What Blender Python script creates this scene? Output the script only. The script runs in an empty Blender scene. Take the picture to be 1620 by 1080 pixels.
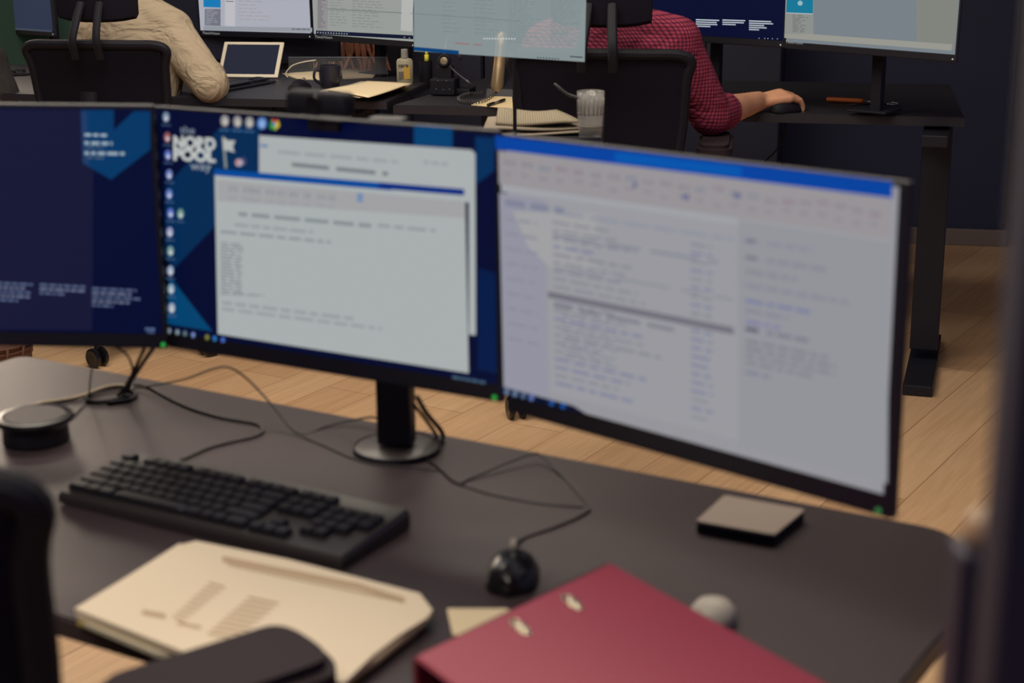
import bpy, bmesh, math, random
from math import sin, cos, tan, pi, radians
from mathutils import Vector, Matrix, Euler
random.seed(7)
S = bpy.context.scene
COL = S.collection
# ------------------------------------------------------------------ camera
FPX, PITCH, ROLL, CZ = 2548.0, 0.2776, -0.0059, 1.525
cam_d = bpy.data.cameras.new('camera'); cam = bpy.data.objects.new('camera', cam_d); COL.objects.link(cam)
CAMR = Matrix.Rotation(pi/2-PITCH, 4, 'X') @ Matrix.Rotation(ROLL, 4, 'Z')
cam.matrix_world = Matrix.Translation((0, 0, CZ)) @ CAMR
cam_d.sensor_width = 36; cam_d.lens = FPX*36/1620; cam_d.clip_start = .05
cam_d.dof.use_dof = True; cam_d.dof.focus_distance = 5.3; cam_d.dof.aperture_fstop = 4.8
S.camera = cam
# ------------------------------------------------------------------ world, light, exposure
W = bpy.data.worlds.new('world'); S.world = W; W.use_nodes = True
bg = W.node_tree.nodes['Background']; bg.inputs[0].default_value = (.40, .42, .85, 1); bg.inputs[1].default_value = .24
S.view_settings.view_transform = 'Standard'; S.view_settings.look = 'None'
S.view_settings.exposure = 0; S.view_settings.gamma = 1; S.view_settings.use_curve_mapping = False

def area(name, loc, size, power, color, target=None, sy=None):
    l = bpy.data.lights.new(name, 'AREA'); l.size = size; l.energy = power; l.color = color
    if sy: l.shape = 'RECTANGLE'; l.size_y = sy
    o = bpy.data.objects.new(name, l); COL.objects.link(o); o.location = loc
    if target: o.rotation_euler = (Vector(target)-Vector(loc)).to_track_quat('-Z', 'Y').to_euler()
    o['kind'] = 'structure'
    return o
WARM = (1, .89, .75)
area('ceiling_lamp_aisle', (-.3, 3.3, 2.72), 2.6, 52, WARM, sy=.6)
area('ceiling_lamp_rear', (-.8, 4.7, 2.72), 2.2, 34, (1, .90, .76), sy=.5)
area('ceiling_lamp_side', (2.2, 2.6, 2.72), 1.2, 4, WARM, sy=.6)
area('ceiling_lamp_front', (-.9, .9, 2.72), 1.6, 36, (1, .90, .78), sy=.6)

area('corner_fill_light', (-3.1, 7.2, 2.15), 1.6, 48, (1, .84, .66), target=(-1.2, 3.2, .8), sy=.7)  # added fill light, unseen, brightens the sheen at the desk's rear left
# ------------------------------------------------------------------ helpers
def ray(px, py):
    v = CAMR.to_3x3() @ Vector(((px-810)/FPX, -(py-540)/FPX, -1)); return v
def at_z(px, py, z):
    v = ray(px, py); t = (z-CZ)/v.z; return Vector((0, 0, CZ))+v*t
def at_y(px, py, y):
    v = ray(px, py); return Vector((0, 0, CZ))+v*(y/v.y)
def lin(c):
    return tuple(((x/255)/12.92 if x/255 <= .04045 else ((x/255+.055)/1.055)**2.4) for x in c)
MATS = {}
def mat(name, rgb, rough=.6, metal=0, spec=.5, bump=None, noise=None, emit=None, alpha=None, trans=0):
    if name in MATS: return MATS[name]
    m = bpy.data.materials.new(name); m.use_nodes = True; nt = m.node_tree; n = nt.nodes; b = n['Principled BSDF']
    c = (*lin(rgb), 1)
    b.inputs['Base Color'].default_value = c; b.inputs['Roughness'].default_value = rough
    b.inputs['Metallic'].default_value = metal; b.inputs['Specular IOR Level'].default_value = spec
    tc = n.new('ShaderNodeTexCoord')
    if noise:   # (scale, strength)
        t = n.new('ShaderNodeTexNoise'); t.inputs['Scale'].default_value = noise[0]; t.inputs['Detail'].default_value = 5
        nt.links.new(tc.outputs['Object'], t.inputs['Vector'])
        r = n.new('ShaderNodeValToRGB'); e = r.color_ramp.elements
        e[0].position = .3; e[1].position = .7
        e[0].color = (*[x*(1-noise[1]) for x in c[:3]], 1); e[1].color = (*[min(1, x*(1+noise[1])) for x in c[:3]], 1)
        nt.links.new(t.outputs['Fac'], r.inputs['Fac']); nt.links.new(r.outputs['Color'], b.inputs['Base Color'])
    if bump:    # (scale, strength)
        t = n.new('ShaderNodeTexNoise'); t.inputs['Scale'].default_value = bump[0]; t.inputs['Detail'].default_value = 3
        nt.links.new(tc.outputs['Object'], t.inputs['Vector'])
        bp = n.new('ShaderNodeBump'); bp.inputs['Strength'].default_value = bump[1]; bp.inputs['Distance'].default_value = .01
        nt.links.new(t.outputs['Fac'], bp.inputs['Height']); nt.links.new(bp.outputs['Normal'], b.inputs['Normal'])
    if emit is not None:
        b.inputs['Emission Color'].default_value = c; b.inputs['Emission Strength'].default_value = emit
        b.inputs['Base Color'].default_value = (.004, .004, .006, 1); b.inputs['Specular IOR Level'].default_value = .15
    if trans: b.inputs['Transmission Weight'].default_value = trans
    if alpha is not None: b.inputs['Alpha'].default_value = alpha
    MATS[name] = m; return m
def em(rgb, k=1.0): return mat('screen_light_%d_%d_%d' % tuple(rgb), rgb, .35, emit=k)

def xf(bm, vs, M): bmesh.ops.transform(bm, matrix=M, verts=vs)
def box(bm, c, s, R=None, bev=0, seg=2, mi=0):
    r = bmesh.ops.create_cube(bm, size=1); vs = r['verts']
    M = Matrix.Translation(c) @ ((R.to_4x4() if R else Matrix.Identity(4)) @ Matrix.Diagonal((*s, 1)))
    xf(bm, vs, M)
    fs = {f for v in vs for f in v.link_faces}
    for f in fs: f.material_index = mi
    if bev:
        es = list({e for v in vs for e in v.link_edges})
        bmesh.ops.bevel(bm, geom=es, offset=bev, segments=seg, affect='EDGES', profile=.6)
def ring_loft(bm, rings, cap=True, mi=0, closed=False):
    R = [[bm.verts.new(p) for p in r] for r in rings]; n = len(R[0]); fs = []
    for i in range(len(R)-(0 if closed else 1)):
        a, b = R[i], R[(i+1) % len(R)]
        for j in range(n): fs.append(bm.faces.new((a[j], a[(j+1) % n], b[(j+1) % n], b[j])))
    if cap and not closed: fs.append(bm.faces.new(R[0][::-1])); fs.append(bm.faces.new(R[-1]))
    for f in fs: f.material_index = mi; f.smooth = True
    return R
def frame(d, ref=None):
    d = d.normalized(); ref = ref or (Vector((0, 0, 1)) if abs(d.z) < .9 else Vector((1, 0, 0)))
    a = ref.cross(d).normalized(); b = d.cross(a).normalized(); return a, b
def tube(bm, pts, rad, seg=10, ref=None, flat=1, mi=0):
    pts = [Vector(p) for p in pts]; n = len(pts); rings = []
    rad = [rad]*n if not isinstance(rad, (list, tuple)) else rad
    pa = None
    for i, p in enumerate(pts):
        d = pts[min(i+1, n-1)]-pts[max(i-1, 0)]
        if pa is None or ref: a, b = frame(d, ref)
        else:
            b = d.normalized().cross(pa); b.normalize(); a = b.cross(d.normalized()).normalized()
        pa = a
        ra, rb = rad[i] if isinstance(rad[i], tuple) else (rad[i], rad[i]*flat)
        rings.append([p+a*ra*cos(2*pi*k/seg)+b*rb*sin(2*pi*k/seg) for k in range(seg)])
    ring_loft(bm, rings, mi=mi)
def smooth_pts(pts, k=6):
    P = [Vector(p) for p in pts]; P = [2*P[0]-P[1]]+P+[2*P[-1]-P[-2]]; out = []
    for i in range(1, len(P)-2):
        for j in range(k):
            t = j/k; a, b, c, d = P[i-1:i+3]
            out.append(.5*((2*b)+(c-a)*t+(2*a-5*b+4*c-d)*t*t+(3*b-a-3*c+d)*t**3))
    out.append(P[-2]); return out
def lathe(bm, base, prof, seg=32, axis=None, mi=0, sx=1, sy=1):
    ax = (axis or Vector((0, 0, 1))).normalized(); a, b = frame(ax)
    if not axis: a, b = Vector((1, 0, 0)), Vector((0, 1, 0))
    ring_loft(bm, [[Vector(base)+ax*z+a*r*sx*cos(2*pi*k/seg)+b*r*sy*sin(2*pi*k/seg) for k in range(seg)] for r, z in prof], mi=mi)
def capsule(bm, p0, p1, r0, r1, seg=14, flat=1, ref=None):
    p0, p1 = Vector(p0), Vector(p1); d = (p1-p0).normalized(); pts = []; rr = []
    for k in range(5):
        t = k/5*pi/2; pts.append(p0-d*r0*cos(t)); rr.append(max(r0*sin(t), r0*.06))
    pts += [p0, p1]; rr += [r0, r1]
    for k in range(1, 6):
        t = k/5*pi/2; pts.append(p1+d*r1*sin(t)); rr.append(max(r1*cos(t), r1*.06))
    tube(bm, pts, rr, seg, ref=ref or frame(d)[0], flat=flat)
def prism(bm, poly, z0, z1, bev=0, mi=0):
    b = [bm.verts.new((p[0], p[1], z0)) for p in poly]; t = [bm.verts.new((p[0], p[1], z1)) for p in poly]; n = len(poly)
    fs = [bm.faces.new(b[::-1]), bm.faces.new(t)]+[bm.faces.new((b[i], b[(i+1) % n], t[(i+1) % n], t[i])) for i in range(n)]
    for f in fs: f.material_index = mi
    bmesh.ops.recalc_face_normals(bm, faces=fs)
    if bev: bmesh.ops.bevel(bm, geom=list(fs[1].edges), offset=bev, segments=2, affect='EDGES')
def round_poly(poly, r, k=6):
    out = []; n = len(poly); rs = r if isinstance(r, (list, tuple)) else [r]*n
    for i in range(n):
        p, a, b = Vector(poly[i][:2]), Vector(poly[i-1][:2]), Vector(poly[(i+1) % n][:2]); rr = rs[i]
        if rr <= 0: out.append(p); continue
        u = p+(a-p).normalized()*rr; v = p+(b-p).normalized()*rr
        for j in range(k+1):
            t = j/k; out.append(u*(1-t)**2+p*2*t*(1-t)+v*t*t)
    return out
WM = {}
def empty(name, loc, rz=0, label=None, cat=None, group=None, M=None):
    o = bpy.data.objects.new(name, None); COL.objects.link(o); o.empty_display_size = .05
    M = M or (Matrix.Translation(loc) @ Matrix.Rotation(rz, 4, 'Z'))
    o.matrix_world = M; WM[o.name] = M.copy()
    return tag(o, label, cat, group)
def tag(o, label=None, cat=None, group=None, kind=None):
    if label: o['label'] = label
    if cat: o['category'] = cat
    if group: o['group'] = group
    if kind: o['kind'] = kind
    return o
def obj(name, bm, m, parent=None, sm=None, local=False, loc=None):
    """links a bmesh (world coordinates unless local) as ONE object"""
    me = bpy.data.meshes.new(name)
    if parent and not local: bm.transform(WM[parent.name].inverted())
    if loc is not None: bm.transform(Matrix.Translation(-Vector(loc)))
    if sm:
        for f in bm.faces: f.smooth = True
    bm.to_mesh(me); bm.free()
    for x in (m if isinstance(m, (list, tuple)) else [m]): me.materials.append(x)
    o = bpy.data.objects.new(name, me); COL.objects.link(o)
    if loc is not None: o.location = loc
    if parent: o.parent = parent; WM[o.name] = WM[parent.name].copy()
    else: WM[o.name] = Matrix.Translation(loc) if loc is not None else Matrix.Identity(4)
    if sm == 'auto':
        try: me.set_sharp_from_angle(angle=radians(35))
        except Exception: pass
    return o
def NB(): return bmesh.new()
def bake(o, mods):
    for t, kw in mods:
        md = o.modifiers.new(t, t)
        for k, v in kw.items(): setattr(md, k, v)
    dg = bpy.context.evaluated_depsgraph_get(); dg.update()
    me = bpy.data.meshes.new_from_object(o.evaluated_get(dg)); old = o.data
    mats = list(old.materials); o.modifiers.clear(); o.data = me
    if not me.materials:
        for x in mats: me.materials.append(x)
    for p in me.polygons: p.use_smooth = True
    return o
def copy_tree(o, parent=None):
    c = o.copy(); COL.objects.link(c); c.parent = parent
    for ch in list(o.children): copy_tree(ch, c)
    return c
def struct(name, bm, m, loc=None):
    return tag(obj(name, bm, m, loc=loc), kind='structure')

# ------------------------------------------------------------------ materials
black = mat('black_plastic', (20, 19, 32), .45)
blackm = mat('black_matte_plastic', (15, 14, 26), .7, spec=.3)
blackg = mat('black_gloss_plastic', (20, 19, 24), .25)
fabric = mat('black_chair_mesh_fabric', (20, 17, 30), .9, spec=.2, bump=(900, .3))
dkmetal = mat('dark_metal', (26, 27, 38), .5, .3)
chrome = mat('brushed_nickel', (215, 205, 180), .25, 1)
white_pl = mat('white_plastic', (225, 215, 195), .5)
paper = mat('cream_paper', (224, 208, 184), .85, spec=.2, noise=(3, .04))
paper2 = mat('office_paper', (222, 204, 170), .85, spec=.2)
ink = mat('pale_grey_ink', (150, 132, 112), .9, spec=.1)
inkd = mat('dark_ink', (60, 54, 56), .9, spec=.1)
yellow = mat('yellow_card', (190, 170, 70), .7)
navy = mat('navy_wall_paint', (34, 40, 68), .7, noise=(1.2, .06))
cab = mat('dark_navy_laminate', (30, 33, 54), .55)
skin = mat('skin', (206, 150, 118), .55, bump=(60, .15), noise=(14, .10))
def deskmat(name, rgb, rough, spec):
    m = mat(name, rgb, rough, spec=spec, bump=(500, .10), noise=(2.5, .05)); return m
desktop = deskmat('dark_linoleum_desktop', (62, 52, 56), .36, .24)
desktop_b = deskmat('black_desktop_laminate', (34, 32, 40), .5, .5)
red = mat('burgundy_paper_board', (156, 58, 78), .5, spec=.4, bump=(700, .06))
def wood_floor():
    m = bpy.data.materials.new('oak_parquet'); m.use_nodes = True; nt = m.node_tree; n = nt.nodes; L = nt.links; b = n['Principled BSDF']
    tc = n.new('ShaderNodeTexCoord'); mp = n.new('ShaderNodeMapping'); mp.inputs['Rotation'].default_value = (0, 0, radians(-58))
    L.new(tc.outputs['Object'], mp.inputs['Vector'])
    br = n.new('ShaderNodeTexBrick'); br.inputs['Scale'].default_value = 1; br.inputs['Brick Width'].default_value = 1.9; br.inputs['Row Height'].default_value = .17
    br.inputs['Mortar Size'].default_value = .0016; br.inputs['Mortar Smooth'].default_value = .3; br.offset = .37
    br.inputs['Color1'].default_value = (*lin((210, 174, 136)), 1); br.inputs['Color2'].default_value = (*lin((190, 152, 116)), 1)
    br.inputs['Mortar'].default_value = (*lin((150, 110, 80)), 1)
    L.new(mp.outputs['Vector'], br.inputs['Vector'])
    m2 = n.new('ShaderNodeMapping'); m2.inputs['Scale'].default_value = (1.2, 22, 1); L.new(mp.outputs['Vector'], m2.inputs['Vector'])
    ns = n.new('ShaderNodeTexNoise'); ns.inputs['Scale'].default_value = 2.2; ns.inputs['Detail'].default_value = 8; ns.inputs['Distortion'].default_value = 1.2
    L.new(m2.outputs['Vector'], ns.inputs['Vector'])
    rp = n.new('ShaderNodeValToRGB'); rp.color_ramp.elements[0].position = .3; rp.color_ramp.elements[0].color = (.80, .77, .74, 1); rp.color_ramp.elements[1].position = .62; rp.color_ramp.elements[1].color = (1, 1, 1, 1)
    L.new(ns.outputs['Fac'], rp.inputs['Fac'])
    kn = n.new('ShaderNodeTexVoronoi'); kn.inputs['Scale'].default_value = 1.6; m3 = n.new('ShaderNodeMapping'); m3.inputs['Scale'].default_value = (1, 2.4, 1)
    L.new(mp.outputs['Vector'], m3.inputs['Vector']); L.new(m3.outputs['Vector'], kn.inputs['Vector'])
    kr = n.new('ShaderNodeValToRGB'); kr.color_ramp.elements[0].position = .0; kr.color_ramp.elements[0].color = (.35, .28, .22, 1); kr.color_ramp.elements[1].position = .045; kr.color_ramp.elements[1].color = (1, 1, 1, 1)
    L.new(kn.outputs['Distance'], kr.inputs['Fac'])
    mx = n.new('ShaderNodeMixRGB'); mx.blend_type = 'MULTIPLY'; mx.inputs[0].default_value = .75; L.new(br.outputs['Color'], mx.inputs[1]); L.new(rp.outputs['Color'], mx.inputs[2])
    mx2 = n.new('ShaderNodeMixRGB'); mx2.blend_type = 'MULTIPLY'; mx2.inputs[0].default_value = .8; L.new(mx.outputs[0], mx2.inputs[1]); L.new(kr.outputs['Color'], mx2.inputs[2])
    L.new(mx2.outputs[0], b.inputs['Base Color']); b.inputs['Roughness'].default_value = .5; b.inputs['Specular IOR Level'].default_value = .35
    return m
def plaid():
    m = bpy.data.materials.new('red_plaid_cotton'); m.use_nodes = True; nt = m.node_tree; n = nt.nodes; L = nt.links; b = n['Principled BSDF']
    tc = n.new('ShaderNodeTexCoord'); sp = n.new('ShaderNodeSeparateXYZ'); 
    nz = n.new('ShaderNodeTexNoise'); nz.inputs['Scale'].default_value = 4; L.new(tc.outputs['Object'], nz.inputs['Vector'])
    ad = n.new('ShaderNodeVectorMath'); ad.operation = 'MULTIPLY_ADD'; L.new(nz.outputs['Color'], ad.inputs[0]); ad.inputs[1].default_value = (.03, .03, .03); L.new(tc.outputs['Object'], ad.inputs[2])
    L.new(ad.outputs[0], sp.inputs[0])
    def stripe(out, period, width):
        a = n.new('ShaderNodeMath'); a.operation = 'DIVIDE'; L.new(out, a.inputs[0]); a.inputs[1].default_value = period
        f = n.new('ShaderNodeMath'); f.operation = 'FRACT'; L.new(a.outputs[0], f.inputs[0])
        g = n.new('ShaderNodeMath'); g.operation = 'LESS_THAN'; L.new(f.outputs[0], g.inputs[0]); g.inputs[1].default_value = width
        return g.outputs[0]
    xy = n.new('ShaderNodeMath'); xy.operation = 'ADD'; L.new(sp.outputs[0], xy.inputs[0]); L.new(sp.outputs[1], xy.inputs[1])
    s1 = stripe(sp.outputs[2], .0105, .36); s2 = stripe(xy.outputs[0], .0135, .36)
    mxs = n.new('ShaderNodeMath'); mxs.operation = 'ADD'; L.new(s1, mxs.inputs[0]); L.new(s2, mxs.inputs[1])
    r = n.new('ShaderNodeValToRGB'); e = r.color_ramp.elements; r.color_ramp.interpolation = 'CONSTANT'
    e[0].color = (*lin((158, 66, 86)), 1); e[1].position = .4; e[1].color = (*lin((110, 36, 60)), 1)
    e2 = r.color_ramp.elements.new(.9); e2.color = (*lin((58, 30, 54)), 1)
    hf = n.new('ShaderNodeMath'); hf.operation = 'MULTIPLY'; L.new(mxs.outputs[0], hf.inputs[0]); hf.inputs[1].default_value = .5
    L.new(hf.outputs[0], r.inputs['Fac']); L.new(r.outputs['Color'], b.inputs['Base Color'])
    folds(nt, tc, b, .8)
    b.inputs['Roughness'].default_value = .9; b.inputs['Specular IOR Level'].default_value = .15
    return m
def folds(nt, tc, b, k=1.0):
    n = nt.nodes; L = nt.links
    mp = n.new('ShaderNodeMapping'); mp.inputs['Rotation'].default_value = (.3, .5, .9); mp.inputs['Scale'].default_value = (3.2, 9, 5)
    L.new(tc.outputs['Object'], mp.inputs['Vector'])
    t = n.new('ShaderNodeTexNoise'); t.inputs['Scale'].default_value = 1.6; t.inputs['Detail'].default_value = 3; t.inputs['Distortion'].default_value = 1.6
    L.new(mp.outputs['Vector'], t.inputs['Vector'])
    bp = n.new('ShaderNodeBump'); bp.inputs['Strength'].default_value = .9*k; bp.inputs['Distance'].default_value = .035
    L.new(t.outputs['Fac'], bp.inputs['Height']); L.new(bp.outputs['Normal'], b.inputs['Normal'])
def cloth(name, rgb, k=1.0):
    m = mat(name, rgb, .9, spec=.15); nt = m.node_tree; n = nt.nodes
    folds(nt, n['Texture Coordinate'], n['Principled BSDF'], k); return m
shirt_beige = cloth('beige_cotton_twill', (172, 156, 134)); shirt_olive = cloth('dark_olive_wool', (52, 49, 50), .6)
shirt_plaid = plaid(); trousers = cloth('dark_denim', (38, 40, 58), .5)
hairmat = mat('auburn_hair', (128, 76, 52), .5, bump=(90, .6)); hair_dark = mat('brown_hair', (52, 38, 32), .6, bump=(120, .6))

# ------------------------------------------------------------------ the room
b = NB(); prism(b, [(-7, -1.5), (7, -1.5), (7, 11), (-7, 11)], -.05, 0); struct('floor', b, wood_floor())
YB = -.20                                      # direction of the rear row and rear wall
ub = Vector((cos(YB), sin(YB), 0)); nb = Vector((-sin(YB), cos(YB), 0))
c1 = at_z(1584, 389, 0)                        # foot of the wall's outer corner
wl = c1-ub*7.5
rb = Matrix.Rotation(YB, 3, 'Z')
b = NB(); box(b, (c1+wl)/2+nb*.1+Vector((0, 0, 1.4)), (7.5, .2, 2.8), rb); struct('wall_back', b, navy)
b = NB(); box(b, c1+nb*1.5-ub*.06+Vector((0, 0, 1.4)), (.12, 2.7, 2.8), rb); struct('wall_right', b, mat('grey_painted_plaster', (96, 84, 80), .8))
b = NB(); box(b, c1+nb*2.95+ub*2.0+Vector((0, 0, 1.4)), (4.4, .1, 2.8), rb); struct('wall_far', b, MATS['grey_painted_plaster'])
bbm = mat('grey_skirting_paint', (112, 100, 96), .5)
b = NB(); box(b, (c1+wl)/2-nb*.010+ub*.01+Vector((0, 0, .036)), (7.52, .02, .072), rb, .004); struct('baseboard_back', b, bbm)
b = NB(); box(b, c1+nb*1.41+ub*.01+Vector((0, 0, .036)), (.02, 2.82, .072), rb, .004); struct('baseboard_right', b, bbm)
b = NB(); box(b, (-4.6, 3.2, 1.4), (.1, 9.4, 2.8)); struct('wall_left', b, mat('dim_plaster', (92, 86, 88), .8))
b = NB(); prism(b, [(-7, -1.5), (7, -1.5), (7, 11), (-7, 11)], 2.8, 2.85); struct('ceiling', b, mat('ceiling_paint', (120, 112, 110), .9))

# glass front of the meeting room beside the camera: dark posts of the frame
fr = mat('black_steel_frame', (44, 38, 54), .5)
def vpost(name, px0, px1, y, z0, z1, m, d=.04):
    a, c = at_y(px0, 540, y), at_y(px1, 540, y); b = NB()
    box(b, ((a.x+c.x)/2, y, (z0+z1)/2), (c.x-a.x, d, z1-z0), None, .004); return struct(name, b, m)
vpost('trim_1', 1594, 1720, .62, 0, 2.8, fr, .03)
vpost('trim_2', 1534, 1600, .80, 0, 1.182, fr, .03)
# ------------------------------------------------------------------ desks
DZ, BZ = .74, .835
yawd = -.532; ud = Vector((cos(yawd), sin(yawd), 0)); nd = Vector((-sin(yawd), cos(yawd), 0))
def tleg(root, top, foot_len, ndir, ztop, fw=.09, m=dkmetal):
    """standing-desk leg: telescopic column, flat foot"""
    R = Matrix.Rotation(math.atan2(-ndir.x, ndir.y), 3, 'Z')
    b = NB(); box(b, Vector((top.x, top.y, (ztop*.5+.03)/1)), (.088, .06, ztop-.08), R, .004); box(b, Vector((top.x, top.y, ztop-.03)), (.075, .5, .035), R, .003)
    l = obj('leg', b, m, root)
    b = NB(); box(b, Vector((top.x, top.y, .018)), (fw, foot_len, .034), R, .005); obj('foot', b, m, l)
A = at_z(34, 561, DZ); B = at_z(1517, 841, DZ)
Cc = at_z(1538, 945, DZ); Dd = at_z(1412, 1100, DZ)
F0 = at_z(95, 975, DZ)
fl = A-nd*((A-F0).dot(nd)); frn = Dd+(Dd-Cc)*.6
s_ = (frn-F0).dot(nd); frn = frn-nd*max(s_, 0)
poly = [A, B, Cc, Dd, frn, fl][::-1]
desk = empty('standing_desk', (B+fl)/2*1.0-Vector((0, 0, DZ)), yawd, 'dark grey standing desk with rounded corner under the three blurred screens', 'desk')
b = NB(); prism(b, round_poly(poly, [.05, .05, .12, .06, .05, .03][::1]), DZ-.025, DZ, .003); obj('desktop', b, desktop, desk)
mid = (A+B)/2
for s in (-.55, .50):
    tleg(desk, mid+ud*s-nd*.33, .62, nd, DZ-.025)
# rear row
L0 = at_z(612, 161, BZ+.01); 
d2 = empty('standing_desk', (L0.x-.8, L0.y+.4, 0), YB, 'black desk in the rear row holding the tablet and the paper pile', 'desk')
pl = [L0, L0-ub*1.9, L0-ub*1.9+nb*.86, L0+nb*.86]
b = NB(); prism(b, [p.xy for p in pl], BZ-.015, BZ+.01, .003); obj('desktop', b, desktop_b, d2)
for s in (-1.7, -.2): tleg(d2, L0+ub*s+nb*.43, .6, nb, BZ-.015)
R0 = L0+ub*.008
R1x = at_z(1520, 186, BZ)
ur = (Vector((R1x.x, R1x.y, 0))-Vector((R0.x, R0.y, 0))); LR = ur.length; ur.normalize(); nr = Vector((-ur.y, ur.x, 0)); YR = math.atan2(ur.y, ur.x)
d3 = empty('standing_desk', (R1x.x-.8, R1x.y+.4, 0), YR, 'black desk in the rear row where the plaid shirt sits', 'desk')
R0z = Vector((R0.x+.012, R0.y, 0)); 
pl = [R0z, R0z+ur*LR, R0z+ur*LR+nr*.84, R0z+nr*.84+ur*.14]
b = NB(); prism(b, [p.xy for p in pl], BZ-.028, BZ, .003); obj('desktop', b, desktop_b, d3)
fa = at_z(1462, 630, 0); fb = at_z(1478, 540, 0)
legtop = (fa+fb)/2
tleg(d3, Vector((at_y(1468, 450, legtop.y).x, legtop.y, 0)), .62, (fb-fa).normalized(), BZ-.028)
tleg(d3, R0z+ur*.3+nr*.40, .62, nr, BZ-.028)

# tall cabinets along the rear wall
for i in range(4):
    x0 = -2.45-i*.0; p = c1-ub*(.95+.62*i+.31)-nb*.22
    cb = empty('tall_cabinet', (p.x, p.y, 0), YB, ['dark navy tall cabinet behind the desk, nearest to the bare wall', 'dark navy tall cabinet behind the text screen with white paragraphs', 'dark navy tall cabinet behind the plaid shirt', 'dark navy tall cabinet behind the phone and headset'][i], 'cabinet')
    b = NB(); box(b, p+Vector((0, 0, 1.1)), (.612, .42, 2.2), rb, .003); obj('body', b, cab, cb)
    for s in (-1, 1):
        b = NB(); box(b, p+ub*s*.153-nb*.219+Vector((0, 0, 1.12)), (.298, .018, 2.1), rb, .002); d = obj('door', b, cab, cb)
        b = NB(); q = p+ub*s*.04-nb*.24+Vector((0, 0, 1.05)); tube(b, [q+Vector((0, 0, -.11)), q+Vector((0, 0, .11))], .006, 8); obj('handle', b, dkmetal, d)
# low dark screens behind the left desk, a green one at the far left
b = NB(); p = L0-ub*.86+nb*.98; box(b, p+Vector((0, 0, .62)), (.80, .04, 1.2), rb, .004)
tag(obj('desk_divider', b, cab, loc=(p.x, p.y, 0)), 'dark fabric divider standing behind the tablet desk', 'divider')
gp = L0-ub*1.62+nb*.97; gp.z = 0; b = NB(); box(b, gp+Vector((0, 0, .72)), (.70, .03, 1.44), rb, .004)
tag(obj('desk_divider', b, mat('green_felt', (56, 88, 78), .9), loc=gp), 'green divider glimpsed past the left chair headrest', 'divider')

# ------------------------------------------------------------------ monitors
class Scr:
    """flat picture elements laid on a screen plane; each colour is a material slot"""
    def __init__(s, BL, BR, TL):
        s.o = BL; s.u = (BR-BL).normalized(); v = TL-BL; s.v = (v-s.u*v.dot(s.u)).normalized(); s.n = s.u.cross(s.v)
        s.bm = NB(); s.m = []; s.k = 0
    def mi(s, m):
        if m not in s.m: s.m.append(m)
        return s.m.index(m)
    def hit(s, px, py, k):
        v = ray(px, py); o = Vector((0, 0, CZ)); t = (s.o-o).dot(s.n)/v.dot(s.n); P = o+v*t
        return P+s.n*k
    def poly(s, pts, rgb, lvl=None, m=None):
        s.k += 1; k = (lvl if lvl is not None else s.k)*.00012
        f = s.bm.faces.new([s.bm.verts.new(s.hit(x, y, k)) for x, y in pts]); f.normal_update()
        if f.normal.dot(s.n) < 0: f.normal_flip()
        f.material_index = s.mi(m or em(rgb)); return f
    def line(s, x0, y0, x1, y1, h, rgb, lvl=None): s.poly([(x0, y0-h/2), (x1, y1-h/2), (x1, y1+h/2), (x0, y0+h/2)], rgb, lvl)
    def words(s, x0, y0, x1, y1, h, rgb, lvl=None, wl=14):
        x = x0; L = x1-x0
        while x < x1-2:
            w = min(random.uniform(.5, 1.6)*wl, x1-x); a = (x-x0)/L; c = (x+w-x0)/L
            s.line(x, y0+(y1-y0)*a, x+w, y0+(y1-y0)*c, h, rgb, lvl); x += w+wl*.28
    def disc(s, x, y, r, rgb, lvl=None, ry=None, n=14): s.poly([(x+r*cos(2*pi*i/n), y+(ry or r)*sin(2*pi*i/n)) for i in range(n)], rgb, lvl)
    def text(s, t, x, y, h, slope, rgb, lvl=60, bold=0, w=None):
        cu = bpy.data.curves.new('t', 'FONT'); cu.body = t; cu.size = 1; cu.offset = bold; o = bpy.data.objects.new('t', cu); COL.objects.link(o)
        dg = bpy.context.evaluated_depsgraph_get(); me = bpy.data.meshes.new_from_object(o.evaluated_get(dg)); bpy.data.objects.remove(o)
        xs = [v.co.x for v in me.vertices]; ys = [v.co.y for v in me.vertices]; W_ = max(xs)-min(xs); H_ = max(ys)
        sx = (w/W_) if w else h/H_; k = lvl*.00012
        mi = s.mi(em(rgb)); vs = [s.bm.verts.new(s.hit(x+(v.co.x-min(xs))*sx, y+(v.co.x-min(xs))*sx*slope-v.co.y*h/H_, k)) for v in me.vertices]
        for p in me.polygons:
            try: f = s.bm.faces.new([vs[i] for i in p.vertices]); f.material_index = mi
            except ValueError: pass
        bpy.data.meshes.remove(me)
ICONG = 'three monitors on the near desk'
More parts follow.
